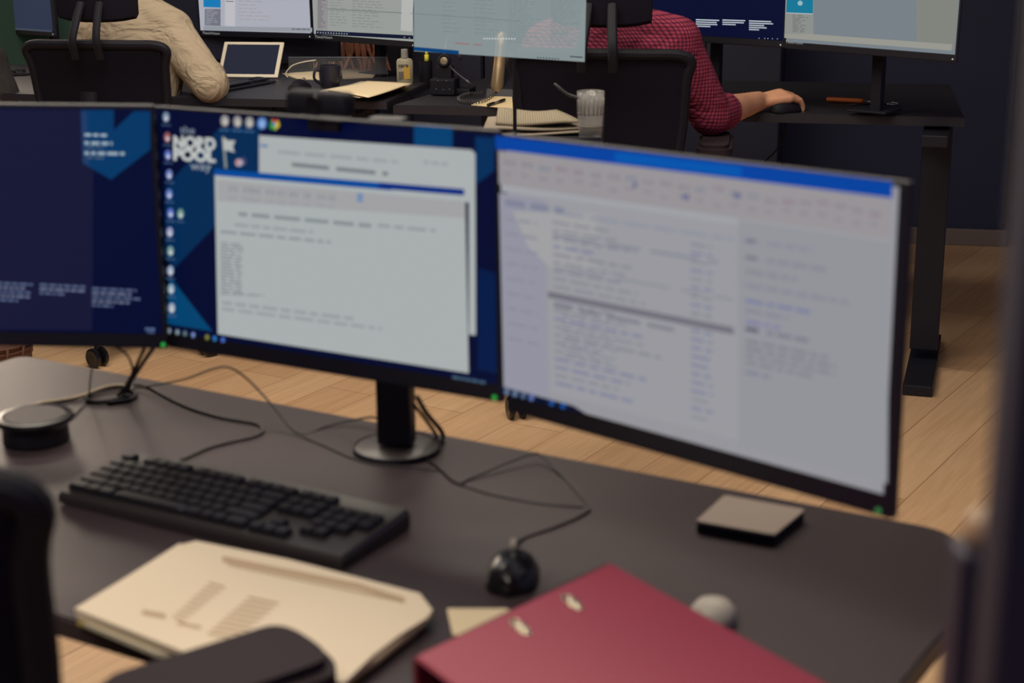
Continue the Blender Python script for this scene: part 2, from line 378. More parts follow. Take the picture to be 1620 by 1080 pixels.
def monitor(BL, BR, h, label, draw, group=None, inset=(.008, .008, .02, .008), depth=.03, stand=None, light=None, bm_mat=None, brand=None, name='monitor', lean=0.0, M=None):
    """BL, BR world points of the outer lower corners seen from the front"""
    u = (BR-BL).normalized(); side = Vector((u.x, u.y, 0)).normalized(); n = Vector((side.y, -side.x, 0))  # n looks at the viewer
    up = (Vector((0, 0, 1))-n*lean); up = (up-u*up.dot(u)).normalized(); n = u.cross(up)*1.0
    w = (BR-BL).length; cen = (BL+BR)/2
    root = empty(name, (cen.x, cen.y, cen.z), math.atan2(u.y, u.x), label, 'monitor', group)
    R = Matrix((u, -n, up)).transposed()      # columns: right, away, up
    m = bm_mat or black
    b = NB(); box(b, cen+up*h/2-n*.006, (w, .012, h), R, .003)
    box(b, cen+up*h*.5-n*(depth*.5+.008), (w*.86, depth, h*.80), R, .01); box(b, cen+up*h*.5-n*(depth+.012), (w*.5, .03, h*.5), R, .01)
    obj('housing', b, m, root)
    l, r, bt, tp = inset
    sBL = BL+u*l+up*bt+n*.0006; sBR = BR-u*r+up*bt+n*.0006; sTL = BL+u*l+up*(h-tp)+n*.0006; sTR = BR-u*r+up*(h-tp)+n*.0006
    S_ = Scr(sBL, sBR, sTL); S_.corners = (sBL, sBR, sTR, sTL)
    draw(S_)
    obj('screen', S_.bm, S_.m, root)
    if brand:
        T = Scr(BL+n*.001, BR+n*.001, BL+up*h+n*.001); T.text(brand[0], brand[1], brand[2], brand[3], brand[4], (150, 150, 150), 2); obj('brand_lettering', T.bm, T.m, root)
    if light:
        p = BL+u*light[0]+up*light[1]; b = NB(); r0 = light[2]
        lathe(b, p+n*.0002, [(r0*.6, 0), (r0, 0), (r0, .0012), (r0*.6, .0012)], 16, axis=n); obj('power_light', b, em(light[3]), root)
    if stand:
        z0 = stand[0]; back = stand[1]; q = cen-n*(depth+back); b = NB()
        box(b, Vector((q.x, q.y, (z0+cen.z+.15)/2)), (.034, .03, cen.z+.15-z0), Matrix.Rotation(math.atan2(side.y, side.x), 3, 'Z'), .004)
        box(b, cen+up*.13-n*(depth+back/2), (.06, back+.03, .06), R, .003)
        obj('stand_column', b, blackm, root)
        b = NB(); box(b, Vector((q.x, q.y+.03, z0+.005)), (.13, .12, .008), Matrix.Rotation(math.atan2(side.y, side.x), 3, 'Z'), .004); obj('stand_base', b, blackm, root)
    return root, u, n, up
def base_poly(s, rgb, lvl=0):
    f = s.bm.faces.new([s.bm.verts.new(p) for p in s.corners]); f.material_index = s.mi(em(rgb))

def mon_pts(x, y, z, yaw, w, anchor, roll=0):
    u = Vector((cos(yaw)*cos(roll), sin(yaw)*cos(roll), sin(roll))); P = Vector((x, y, z))
    return (P-u*w, P) if anchor == 'R' else (P, P+u*w)
MW, MH = .5585, .3447
MZ = DZ+.1523
NAVY, BLUE, BLUE2, TEAL = (1, 9, 46), (0, 54, 100), (0, 42, 82), (0, 74, 118)
LG = (168, 174, 174)
# left screen
def draw_left(s):
    base_poly(s, NAVY)
    s.poly([(-125, 172), (148, 174), (146, 522), (-125, 519)], (20, 22, 52), 1)  # paler left part: haze of a glass reflection painted into the screen
    s.poly([(128, 174), (180, 174), (180, 206), (212, 176), (238, 176), (238, 236), (176, 284), (131, 258)], BLUE, 2)
    s.poly([(128, 176), (137, 176), (141, 262), (131, 258)], (30, 58, 102), 3)
    for x0, y0, x1, h, c in ((134, 213, 169, 4, 190), (134, 226, 178, 5, 180), (138, 232, 166, 2, 120), (134, 242, 197, 5, 180), (138, 249, 166, 2, 120)):
        s.words(x0, y0, x1, y0+1, h, (c-30, c-10, c), 4, 12)
    for X, Y, Ls in ((-10, 447, (62, 50, 60, 57, 39)), (63, 450, (72, 71, 43)), (146, 456, (70, 62, 76, 59, 33))):
        for i, w in enumerate(Ls):
            s.words(X, Y+i*6.6, X+w, Y+i*6.6+w*.05, 3.6, (104, 112, 140) if i % 2 else (84, 96, 128), 4, 9)
    s.words(230, 520, 246, 521, 4, (90, 110, 150), 4, 4); s.words(233, 525, 244, 526, 2, (90, 110, 150), 4, 4)
BLp, BRp = mon_pts(-.4885, 2.1931, MZ, -.0536, MW, 'R', -.008)
mL, *_ = monitor(BLp, BRp, MH, 'left monitor of the near desk with dark blue screen and white text blocks', draw_left, light=(.553, .006, .0035, (40, 150, 60)), inset=(.008, .006, .022, .006))
# centre screen
def draw_mid(s):
    base_poly(s, NAVY)
    s.poly([(262, 296), (346, 204), (412, 192), (412, 275), (342, 275), (342, 356), (276, 424), (262, 408)], BLUE2, 1)
    s.poly([(268, 436), (336, 524), (265, 512)], (0, 66, 110), 1)
    s.poly([(655, 198), (716, 202), (716, 234), (655, 230)], (0, 64, 112), 1)
    s.poly([(752, 216), (782, 218), (782, 270), (752, 292)], (0, 46, 90), 1)
    s.poly([(756, 424), (784, 432), (786, 590), (756, 585)], (0, 26, 70), 1)
    # rear window
    s.poly([(410, 214), (746, 237), (752, 243), (753, 530), (742, 529), (742, 320), (410, 292)], LG, 3)
    s.words(440, 240, 630, 256, 4, (146, 152, 156), 4, 24); s.words(462, 260, 614, 275, 6, (112, 118, 124), 4, 40)
    s.words(670, 256, 712, 260, 4, (146, 152, 156), 4); s.words(412, 230, 424, 231, 4, (90, 120, 170), 4, 12)
    # front window
    s.poly([(340, 276), (736, 309), (742, 590), (345, 528)], LG, 6)
    s.poly([(340, 267), (620, 290), (620, 301), (340, 277)], (0, 72, 150), 7); s.poly([(600, 288), (735, 299), (735, 309), (600, 298)], (2, 44, 124), 8)
    s.poly([(344, 284), (734, 318), (736, 345), (345, 318)], (160, 160, 162), 7)
    for i in range(9):
        x = 358+i*20+random.random()*8; s.words(x, 298+i*1.8, x+14, 299+i*1.8, 9, (146, 148, 154), 8, 5); s.words(x, 312+i*1.8, x+13, 313+i*1.8, 5, (150, 152, 158), 8, 5)
    s.words(566, 312, 578, 313, 14, (110, 136, 176), 9, 8)
    s.words(378, 338, 588, 357, 6, (132, 139, 143), 8, 26); s.words(598, 356, 690, 365, 4, (140, 146, 150), 8, 22)
    s.words(372, 355, 496, 367, 4, (144, 150, 154), 8, 16); s.words(350, 366, 524, 383, 4, (136, 142, 146), 8, 18)
    for i in range(17):
        y = 384+i*5; s.words(350, y, 382+(36 if i == 16 else random.uniform(-2, 4)), y+3, 2.4, (128, 132, 136), 8, 14)
    s.words(352, 478, 560, 504, 5, (148, 154, 156), 8, 20); s.words(352, 488, 605, 520, 5, (150, 156, 158), 8, 20)
    # desktop icons
    for i, (x, y, c) in enumerate(((263, 185, (120, 140, 165)), (265, 217, (150, 90, 90)), (266, 245, (90, 110, 190)), (268, 276, (110, 130, 190)), (268, 307, (100, 125, 190)), (270, 337, (90, 115, 190)), (286, 338, (110, 150, 140)), (269, 367, (150, 155, 190)), (270, 397, (120, 155, 150)), (270, 428, (150, 165, 190)), (271, 457, (140, 165, 180)), (272, 487, (160, 170, 185)))):
        s.disc(x, y, 5, c, 4, 8); s.disc(x+.5, y+2.5, 2.4, (205, 205, 210), 5, 3.4); s.words(x-6, y+12, x+7, y+13, 2.2, (70, 96, 130), 5, 6)
    for i, x in enumerate((356, 376, 395)):
        s.disc(x, 191+i*1.3, 6.5, (150, 148, 146), 4, 9); s.disc(x+1, 193+i*1.3, 3, (196, 190, 184), 5, 4.5); s.words(x-8, 205+i, x+7, 206+i, 2.2, (70, 110, 150), 5, 6)
    s.disc(415, 195, 7.5, (90, 130, 190), 4, 9.5); s.disc(415, 196, 4, (140, 170, 215), 5, 6)
    s.poly([(434, 197), (430, 188), (441, 190)], (190, 50, 44), 5); s.poly([(434, 197), (441, 190), (443, 199), (436, 206)], (200, 180, 40), 6); s.poly([(434, 197), (436, 206), (427, 203), (430, 188)], (50, 150, 70), 7); s.disc(434.5, 196.5, 2.6, (80, 120, 200), 8, 3.2)
    # wordmark on the wallpaper
    WH = (188, 192, 190)
    s.text('the', 286, 211, 12, .05, (130, 145, 160), 8, .0)
    s.text('NORD', 275, 233, 19, .055, WH, 9, .055, w=67); s.text('POOL', 275, 252, 19, .055, WH, 9, .055, w=67)
    s.text('way', 302, 268, 9, .05, (150, 160, 168), 9, 0, w=33)
    # little flag and figure
    s.poly([(352, 216), (356, 216), (360, 266), (356, 266)], (130, 140, 140), 8)
    s.poly([(353, 217), (362, 222), (373, 222), (369, 232), (372, 241), (361, 238), (354, 237)], (176, 180, 176), 9)
    s.disc(379, 257, 6.5, (170, 160, 176), 9, 6); s.poly([(384, 246), (391, 252), (390, 260), (384, 262)], (60, 64, 100), 8); s.disc(376, 256, 3, (190, 120, 120), 10, 3)
    for i, (x, c) in enumerate(((268, (120, 132, 142)), (281, (120, 140, 150)), (293, (90, 110, 120)), (306, (110, 130, 180)), (328, (120, 120, 60)), (340, (40, 110, 180)), (353, (70, 100, 190)))):
        s.disc(x, 523+(x-268)*.17, 3.2, c, 4, 4.4)
    s.words(716, 596, 768, 605, 4, (70, 96, 120), 4, 7)
BLp, BRp = mon_pts(-.0133, 1.936, MZ, -.5365, MW, 'R', .0100)
mC, uC, nC, upC = monitor(BLp, BRp, MH, 'middle monitor of the near desk showing overlapping windows and white lettering', draw_mid, light=(.548, .006, .0035, (40, 150, 60)), inset=(.008, .006, .0235, .004), lean=.012)
# right screen
RG = (148, 148, 154)
def draw_right(s):
    base_poly(s, RG)
    def P(u_, v_):   # bilinear in the photographed corners
        a = Vector((785, 226)).lerp(Vector((1412, 301)), u_); c = Vector((794, 617)).lerp(Vector((1407, 775)), u_); return a.lerp(c, v_)
    def ln(u0, u1, v, h, c, lvl=4, wl=16, real=True):
        a, d = P(u0, v), P(u1, v); s.words(a.x, a.y, d.x, d.y, h, c, lvl, wl)
    def q(u0, v0, u1, v1, c, lvl): s.poly([tuple(P(u0, v0)), tuple(P(u1, v0)), tuple(P(u1, v1)), tuple(P(u0, v1))], c, lvl)
    q(-.002, -.03, 1.0, .026, (0, 66, 158), 2); q(.30, -.02, .62, .018, (0, 84, 172), 3)
    q(.005, .03, .995, .165, (150, 146, 150), 2); q(.01, .165, .99, .195, (158, 160, 166), 2)
    for i in range(22):
        u0 = .02+i*.044; ln(u0, u0+.028, .07+random.random()*.02, 7, random.choice([(134, 132, 140), (140, 128, 136), (128, 134, 146)]), 4, 6); ln(u0, u0+.022, .11+random.random()*.02, 5, (136, 134, 142), 4, 6)
    for u0, v0 in ((.345, .055), (.47, .075), (.60, .045)): ln(u0, u0+.018, v0+.04, 9, (104, 108, 140), 5, 10)
    q(.125, .19, .61, .96, (152, 152, 158), 3); q(.61, .17, .995, .98, (146, 147, 153), 3); q(.005, .2, .12, .985, (146, 146, 160), 3)
    ln(.02, .17, .235, 11, (126, 130, 148), 6, 30); ln(.17, .60, .245, 5, (140, 144, 156), 6, 30)
    rnd = random.Random(3)
    v = .285
    while v < .93:
        for (u0, u1) in ((.14, rnd.uniform(.24, .42)), (.49, .545)):
            ln(u0, u1, v, 4.5, rnd.choice([(132, 132, 144), (124, 128, 152), (136, 136, 146)]), 6, 20)
        if int(v*100) % 3 == 0: ln(.16, .30, v+.013, 3.4, (136, 136, 148), 6, 20)
        v += .0315
    q(.125, .56, .60, .585, (112, 110, 120), 7); ln(.14, .46, .612, 6, (124, 124, 134), 8, 40)
    ln(.14, .56, .335, 4, (128, 130, 142), 8, 60); ln(.14, .60, .46, 3, (134, 134, 146), 8, 60)
    v = .23
    for k, (v, u1, c) in enumerate(((.24, .66, (110, 112, 130)), (.24, .80, (134, 136, 150)), (.30, .66, (116, 116, 128)), (.30, .84, (130, 132, 144)), (.35, .76, (132, 132, 144)), (.40, .90, (132, 134, 146)), (.455, .80, (120, 124, 156)), (.49, .74, (132, 132, 146)), (.53, .72, (124, 126, 160)), (.555, .665, (84, 84, 104)), (.555, .79, (120, 120, 134)), (.60, .84, (128, 128, 138)), (.625, .86, (128, 128, 138)), (.65, .86, (130, 130, 140)), (.675, .80, (130, 130, 140)), (.71, .70, (126, 128, 144)))):
        ln(.63 if u1 < .68 or k in (4, 5, 6, 7, 8, 11, 12, 13, 14, 15) else .685, u1, v, 6, c, 6, 18)
    # pale patch over the list
    s.poly([(812, 334), (945, 338), (946, 372), (895, 392), (946, 420), (940, 424), (872, 424), (836, 390)], (160, 160, 162), 5)
    for i in range(9): ln(.0+.02, .10, .30+i*.06, 4, (136, 136, 152), 6, 20)
    # taskbar
    s.poly([(791, 610), (908, 641), (930, 655), (794, 622)], (6, 16, 46), 10)
    for x, c in ((803, (100, 120, 150)), (816, (100, 120, 150)), (829, (80, 100, 130)), (842, (90, 110, 170)), (874, (30, 80, 150)), (892, (20, 80, 160))): s.disc(x, 619+(x-803)*.25, 4, c, 12, 5)
BLp, BRp = mon_pts(-.0074, 1.9047, MZ, -.7802, .5500, 'L', .018)
mR, uR, nR, upR = monitor(BLp, BRp, MH, 'right monitor of the near desk with a large blurred pale grey mail window', draw_right, light=(.534, .006, .0035, (52, 110, 60)), inset=(.006, .011, .025, .006), lean=.012)
# monitor stand: column on a round foot with cross arms behind the three screens
cpt = at_z(628, 712, DZ)
st = empty('monitor_stand', (cpt.x, cpt.y, DZ), yawd, 'black round-footed stand column carrying the three near monitors', 'stand')
b = NB(); lathe(b, cpt, [(.057, .0), (.06, .002), (.06, .006), (.056, .008), (.001, .009)], 40); obj('foot', b, mat('stand_grey', (72, 66, 66), .35), st, 'auto')
b = NB(); lathe(b, cpt, [(.0605, .0), (.063, .001), (.063, .007), (.0605, .008), (.0605, 0)], 40); obj('foot_rim', b, blackm, st, 'auto')
b = NB(); box(b, cpt+Vector((0, 0, .245)), (.052, .03, .47), Matrix.Rotation(yawd*.5, 3, 'Z'), .006); obj('column', b, black, st)
q = cpt+Vector((0, 0, .34)); cC = Vector((-.25, 2.11, q.z)); cR = Vector((.21, 1.75, q.z)); cL = Vector((-.76, 2.26, q.z))
b = NB(); box(b, (q+cC)/2, (.05, (q-cC).length, .05), Matrix.Rotation(math.atan2(-(q-cC).x, (q-cC).y), 3, 'Z'), .004); obj('arm', b, black, st)
b = NB(); tube(b, [q, q+Vector((.16, .02, 0)), cR], .016, 12); obj('arm', b, black, st)
b = NB(); tube(b, [q, q+Vector((-.3, .10, 0)), cL], .016, 12); obj('arm', b, black, st)
# webcam on the middle monitor
wp = at_y(508, 184, 2.065); wc = empty('webcam', wp, -.5365, 'black webcam clipped on top of the middle near monitor', 'camera')
RW = Matrix.Rotation(-.5365, 3, 'Z')
b = NB(); box(b, wp+Vector((0, 0, .018)), (.098, .03, .030), RW, .012, 4); obj('body', b, blackm, wc, 'auto')
b = NB(); box(b, wp+RW@Vector((0, .018, -.012)), (.05, .035, .016), RW, .004); box(b, wp+RW@Vector((0, .04, -.04)), (.045, .01, .06), RW, .003); obj('clip', b, blackm, wc)
b = NB(); lathe(b, wp+RW@Vector((0, -.0145, .018)), [(.011, 0), (.011, .003), (.007, .003), (.006, .001), (.001, .0005)], 24, axis=RW@Vector((0, -1, 0))); obj('lens', b, blackg, wc, 'auto')

# ------------------------------------------------------------------ rear monitors
def rear(pl, yl, pr, yr, h, label, draw, light=True, brand=True, stand=True, lab=None):
    BL, BR = at_y(*pl, yl), at_y(*pr, yr); zz = (BL.z+BR.z)/2
    r = monitor(BL, BR, h, label, draw, None, inset=(.006, .006, .022, .006), depth=.025, stand=(BZ+.01 if stand == 1 else BZ, .06) if stand else None,
                light=((BR-BL).length-.012, .009, .0022, (190, 195, 190)) if light else None, brand=lab, bm_mat=mat('rear_monitor_black', (14, 15, 28), .5))
    return r
def page(s, x0, y0, x1, y1, sl, n, c, seed=1, cols=((0, 1),)):
    rr = random.Random(seed)
    for i in range(n):
        y = y0+(y1-y0)*i/n
        for a, e in cols:
            X0 = x0+(x1-x0)*a; X1 = x0+(x1-x0)*(a+(e-a)*rr.uniform(.5, 1)); s.words(X0, y+(X0-x0)*sl, X1, y+(X1-x0)*sl, 1.1, c, 6, 9)
def dA(s):
    base_poly(s, (168, 170, 182))
    s.poly([(322, -20), (349, -20), (349, 12), (322, 11)], (24, 120, 178), 2); s.poly([(324, 14), (349, 14), (349, 41), (324, 40)], (112, 114, 126), 2)
    page(s, 326, 16, 347, 40, .03, 9, (150, 152, 160)); s.poly([(356, 0), (372, 0), (372, 42), (356, 41)], (186, 186, 192), 2)
    s.line(358, 2, 370, 2.3, 1.2, (90, 90, 100)); s.poly([(322, 41), (494, 44), (494, 51), (322, 48)], (146, 150, 158), 3)
    page(s, 378, -10, 430, 36, .03, 8, (160, 150, 150), 4); s.words(462, 46, 490, 46.5, 1.5, (80, 84, 96), 6, 6)
rear((316, 57), 6.35, (494.5, 62), 6.12, .345, 'rear monitor above the tablet with a blue tile at its screen corner', dA, lab=('ThinkVision', 320, 54, 4, .03))
def dB(s):
    base_poly(s, (150, 154, 150))
    s.poly([(502, -20), (520, -20), (518, 48), (502, 47)], (142, 140, 142), 2)
    page(s, 503, -12, 516, 46, .05, 24, (110, 106, 112), 5); page(s, 522, -14, 640, 44, .05, 13, (126, 130, 130), 6, ((0, .25), (.3, .75)))
    s.line(522, 14, 640, 20, 1, (100, 104, 104)); s.poly([(636, -20), (655, -20), (652, 50), (634, 48)], (176, 178, 176), 3)
    s.poly([(500, 48), (654, 56), (654, 62), (500, 54)], (10, 20, 46), 4)
    for i in range(12): s.disc(503+i*4.2, 51.3+i*.22, 1.1, (150, 156, 160), 6)
    s.disc(640, 59, 1, (150, 150, 150), 6); s.disc(648, 60, 1, (150, 150, 150), 6)
rear((495.5, 63), 6.10, (657, 76), 5.72, .345, 'rear monitor with a mail list, left of the reflected screen', dB, lab=('ThinkVision', 498, 60, 4, .05))
def dD(s):
    base_poly(s, (1, 9, 44))
    for X, Y, Ls in ((1101, 31, (37, 33, 34, 23)), (1143, 31.5, (36, 34, 21)), (1185, 33, (35, 38, 24, 28, 16))):
        for i, w in enumerate(Ls): s.line(X, Y+i*3.4, X+w, Y+i*3.4+w*.035, 1.9, (176, 186, 196), 6)
    for x in (1201, 1210, 1215, 1222, 1230): s.disc(x, 60.5+(x-1200)*.03, 1, (120, 130, 150), 6)
rear((1000, 60), 5.28, (1240.5, 76), 5.02, .345, 'rear monitor with a dark screen and three white paragraphs', dD)
def dE(s):
    base_poly(s, (118, 128, 134))
    s.poly([(1244, -30), (1287, -30), (1287, 58), (1241, 55)], (138, 142, 138), 2); s.poly([(1246, -30), (1287, -30), (1286, 22), (1244, 20)], (18, 118, 150), 3)
    s.disc(1266, 5, 4, (150, 180, 190), 5); s.line(1244, 20.3, 1286, 22, 1, (190, 196, 196), 5); page(s, 1254, 24, 1279, 52, .05, 11, (104, 108, 108), 8)
    s.poly([(1450, -40), (1520, -40), (1510, 80), (1450, 72)], (128, 130, 124), 3)
    s.poly([(1284, 54), (1507, 70), (1505, 80), (1241, 60), (1241, 54)], (150, 150, 142), 4)
rear((1240.5, 77), 5.0, (1513, 99), 4.66, .345, 'rear monitor with a blue tile beside an empty grey page', dE, lab=('ThinkVision', 1243, 68.5, 4, .06))
def dF(s): base_poly(s, (44, 52, 72)); s.poly([(24, 44), (82, 48), (82, 51), (24, 47)], (64, 70, 84), 2)
def dG(s): base_poly(s, (66, 74, 96)); s.poly([(-60, 38), (13, 40), (13, 43), (-60, 41)], (100, 106, 120), 2)
rear((20, 54), 6.55, (86, 58), 6.15, .345, 'dim dark rear monitor just left of the green divider', dF, lab=None)
rear((-170, 48), 6.75, (17, 50), 6.6, .345, 'dim grey-blue rear monitor at the very left edge', dG, lab=None)
# reflection of a screen in the glass, built as a glowing see-through panel
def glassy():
    m = bpy.data.materials.new('screen_reflection'); m.use_nodes = True; nt = m.node_tree; n = nt.nodes; n.remove(n['Principled BSDF'])
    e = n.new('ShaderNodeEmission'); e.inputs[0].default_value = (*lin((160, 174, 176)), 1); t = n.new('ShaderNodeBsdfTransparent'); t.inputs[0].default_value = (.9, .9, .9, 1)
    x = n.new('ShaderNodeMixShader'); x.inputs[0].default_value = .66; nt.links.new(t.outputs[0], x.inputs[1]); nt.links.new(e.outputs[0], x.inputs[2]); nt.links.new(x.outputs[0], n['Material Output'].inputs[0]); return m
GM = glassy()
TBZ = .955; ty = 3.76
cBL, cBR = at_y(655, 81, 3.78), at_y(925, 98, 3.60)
root = empty('monitor', (cBL+cBR)/2, math.atan2((cBR-cBL).y, (cBR-cBL).x), 'pale screen reflection, added as a see-through panel in front of the plaid shirt and the phone handset', 'monitor')
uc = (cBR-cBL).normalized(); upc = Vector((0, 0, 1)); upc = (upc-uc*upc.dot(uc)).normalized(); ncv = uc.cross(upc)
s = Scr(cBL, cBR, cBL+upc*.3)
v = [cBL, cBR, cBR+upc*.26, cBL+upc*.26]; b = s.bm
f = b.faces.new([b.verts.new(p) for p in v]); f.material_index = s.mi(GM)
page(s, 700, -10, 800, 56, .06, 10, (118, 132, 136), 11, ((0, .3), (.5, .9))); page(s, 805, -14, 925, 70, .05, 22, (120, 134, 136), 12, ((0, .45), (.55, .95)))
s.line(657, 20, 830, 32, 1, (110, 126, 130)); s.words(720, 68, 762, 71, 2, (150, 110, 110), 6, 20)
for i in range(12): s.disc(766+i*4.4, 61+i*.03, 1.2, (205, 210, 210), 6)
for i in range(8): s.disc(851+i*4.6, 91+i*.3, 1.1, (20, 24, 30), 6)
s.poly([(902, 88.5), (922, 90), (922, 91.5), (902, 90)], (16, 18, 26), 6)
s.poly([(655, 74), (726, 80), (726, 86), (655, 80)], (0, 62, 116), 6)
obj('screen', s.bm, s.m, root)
b = NB(); mm = (cBL*.40+cBR*.60); box(b, Vector((mm.x, mm.y+.012, (TBZ+cBL.z+.05)/2)), (.009, .009, cBL.z+.05-TBZ), None, .002); obj('stand_column', b, blackm, root)  # added thin pole that holds up the reflection panel
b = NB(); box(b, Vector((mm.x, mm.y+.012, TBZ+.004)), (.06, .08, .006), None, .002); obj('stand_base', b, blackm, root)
# added side table, a support for the reflection panel, newspaper and tumbler
tc0 = at_z(838, 206, TBZ)
tb = empty('side_table', (tc0.x, 3.74, 0), 0, 'small added black pedestal table between the desk rows holding newspaper and tumbler', 'table')
b = NB(); prism(b, round_poly([(-.34, 3.60), (.21, 3.52), (.21, 3.90), (-.34, 3.90)], .02), TBZ-.015, TBZ); obj('table_top', b, blackm, tb)
b = NB(); tube(b, [(-.262, 3.74, .01), (-.262, 3.74, TBZ-.014)], .008, 12); obj('pole', b, blackm, tb)
b = NB(); lathe(b, (-.262, 3.74, 0), [(.15, 0), (.15, .008), (.02, .016), (.001, .016)], 32); obj('base', b, blackm, tb, 'auto')

# ------------------------------------------------------------------ office chairs
def chair(label, group, loc, rz, arm_z=.30, base_rot=0, sc=1.0, pad_rot=0, rad=.31, sz=1.0, pad_w=1.0, pad_l=1.0, pad_dx=0):
    """local: origin on the floor under the seat, +Y = where the sitter looks"""
    M = Matrix.Translation(loc) @ Matrix.Rotation(rz, 4, 'Z')
    r = empty('office_chair', loc, rz, label, 'chair', group)
    r.scale = (sc, sc, sz)
    def O(name, b, m, sm='auto', p=r): return obj(name, b, m, p, sm, local=True)
    b = NB(); box(b, (0, .02, .50), (.48, .48, .07), None, .03, 4); O('seat', b, fabric)
    # frame of the back, tall with rounded shoulders
    zb, zt = .60, 1.035; w0, w1 = .19, .222
    def yb(z): t = (z-zb)/(zt-zb); return -.225+.03*math.sin(pi*.9*t)-.035*t
    loop = []
    for (x, z) in [(-w0, zb), (-w0-.008, .72), (-w1+.008, .85), (-w1, .97), (-w1-.012, 1.02), (-w1+.02, zt+.004), (-.12, zt+.006), (0, zt+.008), (.12, zt+.006), (w1-.02, zt+.004), (w1+.012, 1.02), (w1, .97), (w1-.008, .85), (w0+.008, .72), (w0, zb), (.1, zb-.02), (-.1, zb-.02)]:
        loop.append(Vector((x, yb(z)-abs(x)*-.12, z)))
    b = NB(); lp = smooth_pts(loop+[loop[0]], 4); tube(b, lp, .015, 10); O('back_frame', b, blackm)
    b = NB(); g = []
    for i in range(13):
        z = zb-.01+(zt-zb+.01)*i/12; t = i/12; w = w0+(w1-w0)*min(1, t*1.2)-.004; g.append([Vector((w*(2*j/12-1), yb(z)+abs(w*(2*j/12-1))*.12, z)) for j in range(13)])
    for off, flip in ((.006, 0), (-.006, 1)):
        V = [[b.verts.new(p+Vector((0, off, 0))) for p in row] for row in g]
        for i in range(12):
            for j in range(12): b.faces.new((V[i][j], V[i][j+1], V[i+1][j+1], V[i+1][j]))
    bmesh.ops.recalc_face_normals(b, faces=b.faces); O('backrest', b, fabric, True)
    b = NB(); tube(b, smooth_pts([(0, -.10, .44), (0, -.26, .47), (0, -.31, .60), (0, -.31, .80), (0, -.30, .9)], 4), .028, 10, flat=.6); O('spine', b, blackm)
    # headrest on two struts
    b = NB()
    hh = []
    for i in range(9):
        a = (i/8*2-1); x = a*.128; y = -.20+abs(a)**2*.03
        hh.append([Vector((x, y+dy, 1.212+dz*(1-.10*abs(a)**3))) for dy, dz in ((-.03, -.095), (-.036, 0), (-.03, .095), (-.012, .105), (.010, .09), (.012, 0), (.010, -.09), (-.012, -.105))])
    ring_loft(b, hh); h = O('headrest', b, fabric)
    for x in (-.034, .034):
        b = NB(); tube(b, smooth_pts([(x*1.2, -.285, 1.0), (x*1.15, -.30, 1.06), (x, -.27, 1.12), (x*.9, -.236, 1.17)], 4), .009, 8, flat=1.5); O('headrest_strut', b, blackm)
    for sx in (-1, 1):
        b = NB(); tube(b, smooth_pts([(sx*.15, .0, .465), (sx*.27, 0, .47), (sx*.295, 0, .52), (sx*.295, 0, .52+arm_z*.4), (sx*.295, .01, .50+arm_z-.05)], 3), .018, 10, flat=1.4); a = O('armrest', b, blackm)
        b = NB(); prism(b, round_poly([(sx*.295-.048, -.13), (sx*.295+.048, -.13), (sx*.295+.046, .15), (sx*.295-.046, .15)], .042), .50+arm_z-.05, .50+arm_z-.016, .01)
        bmesh.ops.scale(b, verts=b.verts, vec=(pad_w if sx > 0 else 1, pad_l if sx > 0 else 1, 1), space=Matrix.Translation((-sx*.295, 0, 0))); bmesh.ops.translate(b, verts=b.verts, vec=(pad_dx if sx > 0 else 0, 0, 0)); bmesh.ops.rotate(b, verts=b.verts, cent=(sx*.295, 0, 0), matrix=Matrix.Rotation(pad_rot if sx > 0 else 0, 3, 'Z')); p = obj('arm_pad', b, mat('armrest_rubber', (48, 39, 44), .7, spec=.15), a, 'auto', local=True)
    b = NB(); lathe(b, (0, 0, 0), [(.03, .10), (.03, .22), (.022, .23), (.022, .46), (.05, .465)], 20); box(b, (0, 0, .452), (.2, .24, .03), None, .008); O('gas_lift', b, blackm)
    b = NB(); lathe(b, (0, 0, 0), [(.045, .085), (.05, .10), (.04, .13)], 20)
    ang = [base_rot+2*pi*k/5 for k in range(5)]
    for t in ang: tube(b, [(.02*cos(t), .02*sin(t), .108), (rad*cos(t), rad*sin(t), .082)], [(.03, .02), (.018, .012)], 10)
    O('star_base', b, blackm)
    for t in ang:
        cx, cy = rad*cos(t), rad*sin(t); ax = Vector((-sin(t+1.25), cos(t+1.25), 0)); b = NB()
        for s2 in (-1, 1):
            c0 = Vector((cx, cy, .033))+ax*s2*.016; lathe(b, c0-ax*s2*.008, [(.002, -.001*s2), (.026, 0), (.033, .004*s2), (.033, .013*s2), (.026, .018*s2), (.012, .016*s2), (.002, .017*s2)], 24, axis=ax)
        tube(b, [(cx, cy, .045), (cx, cy, .085)], .008, 8); O('caster', b, blackg)
    return r
cst1 = at_z(155, 580, 0); cst2 = at_z(817, 661, 0)
R1 = -.16; R2 = -.16
p1 = cst1+Vector((.085, .30, 0)); p2 = Vector((at_y(948, 100, 4.48).x+.04, 4.70, 0))
def brot(p, c, R): d = c-p; return math.atan2(d.y, d.x)-R
chair('black mesh office chair under the beige shirt', 'office chairs', p1, R1, base_rot=brot(p1, cst1, R1), rad=(p1-cst1).length)
chair('black mesh office chair under the plaid shirt', 'office chairs', p2, R2, base_rot=brot(p2, cst2, R2), sc=1.06, sz=1.03, rad=(p2-cst2).length/1.06)
RN = -.10; pp = at_z(292, 1082, .80); fN = Vector((-sin(RN), cos(RN), 0)); rN = Vector((cos(RN), sin(RN), 0))
pn = pp-rN*.295*1.07-fN*.0+Vector((.034, 0, 0)); pn.z = 0
chair('empty black office chair cropped at the lower left, pulled to the near desk', 'office chairs', pn, RN, arm_z=.285, base_rot=.2, sc=1.07, sz=1.05, pad_rot=-.80, pad_w=1.3, pad_l=.72, pad_dx=-.016)

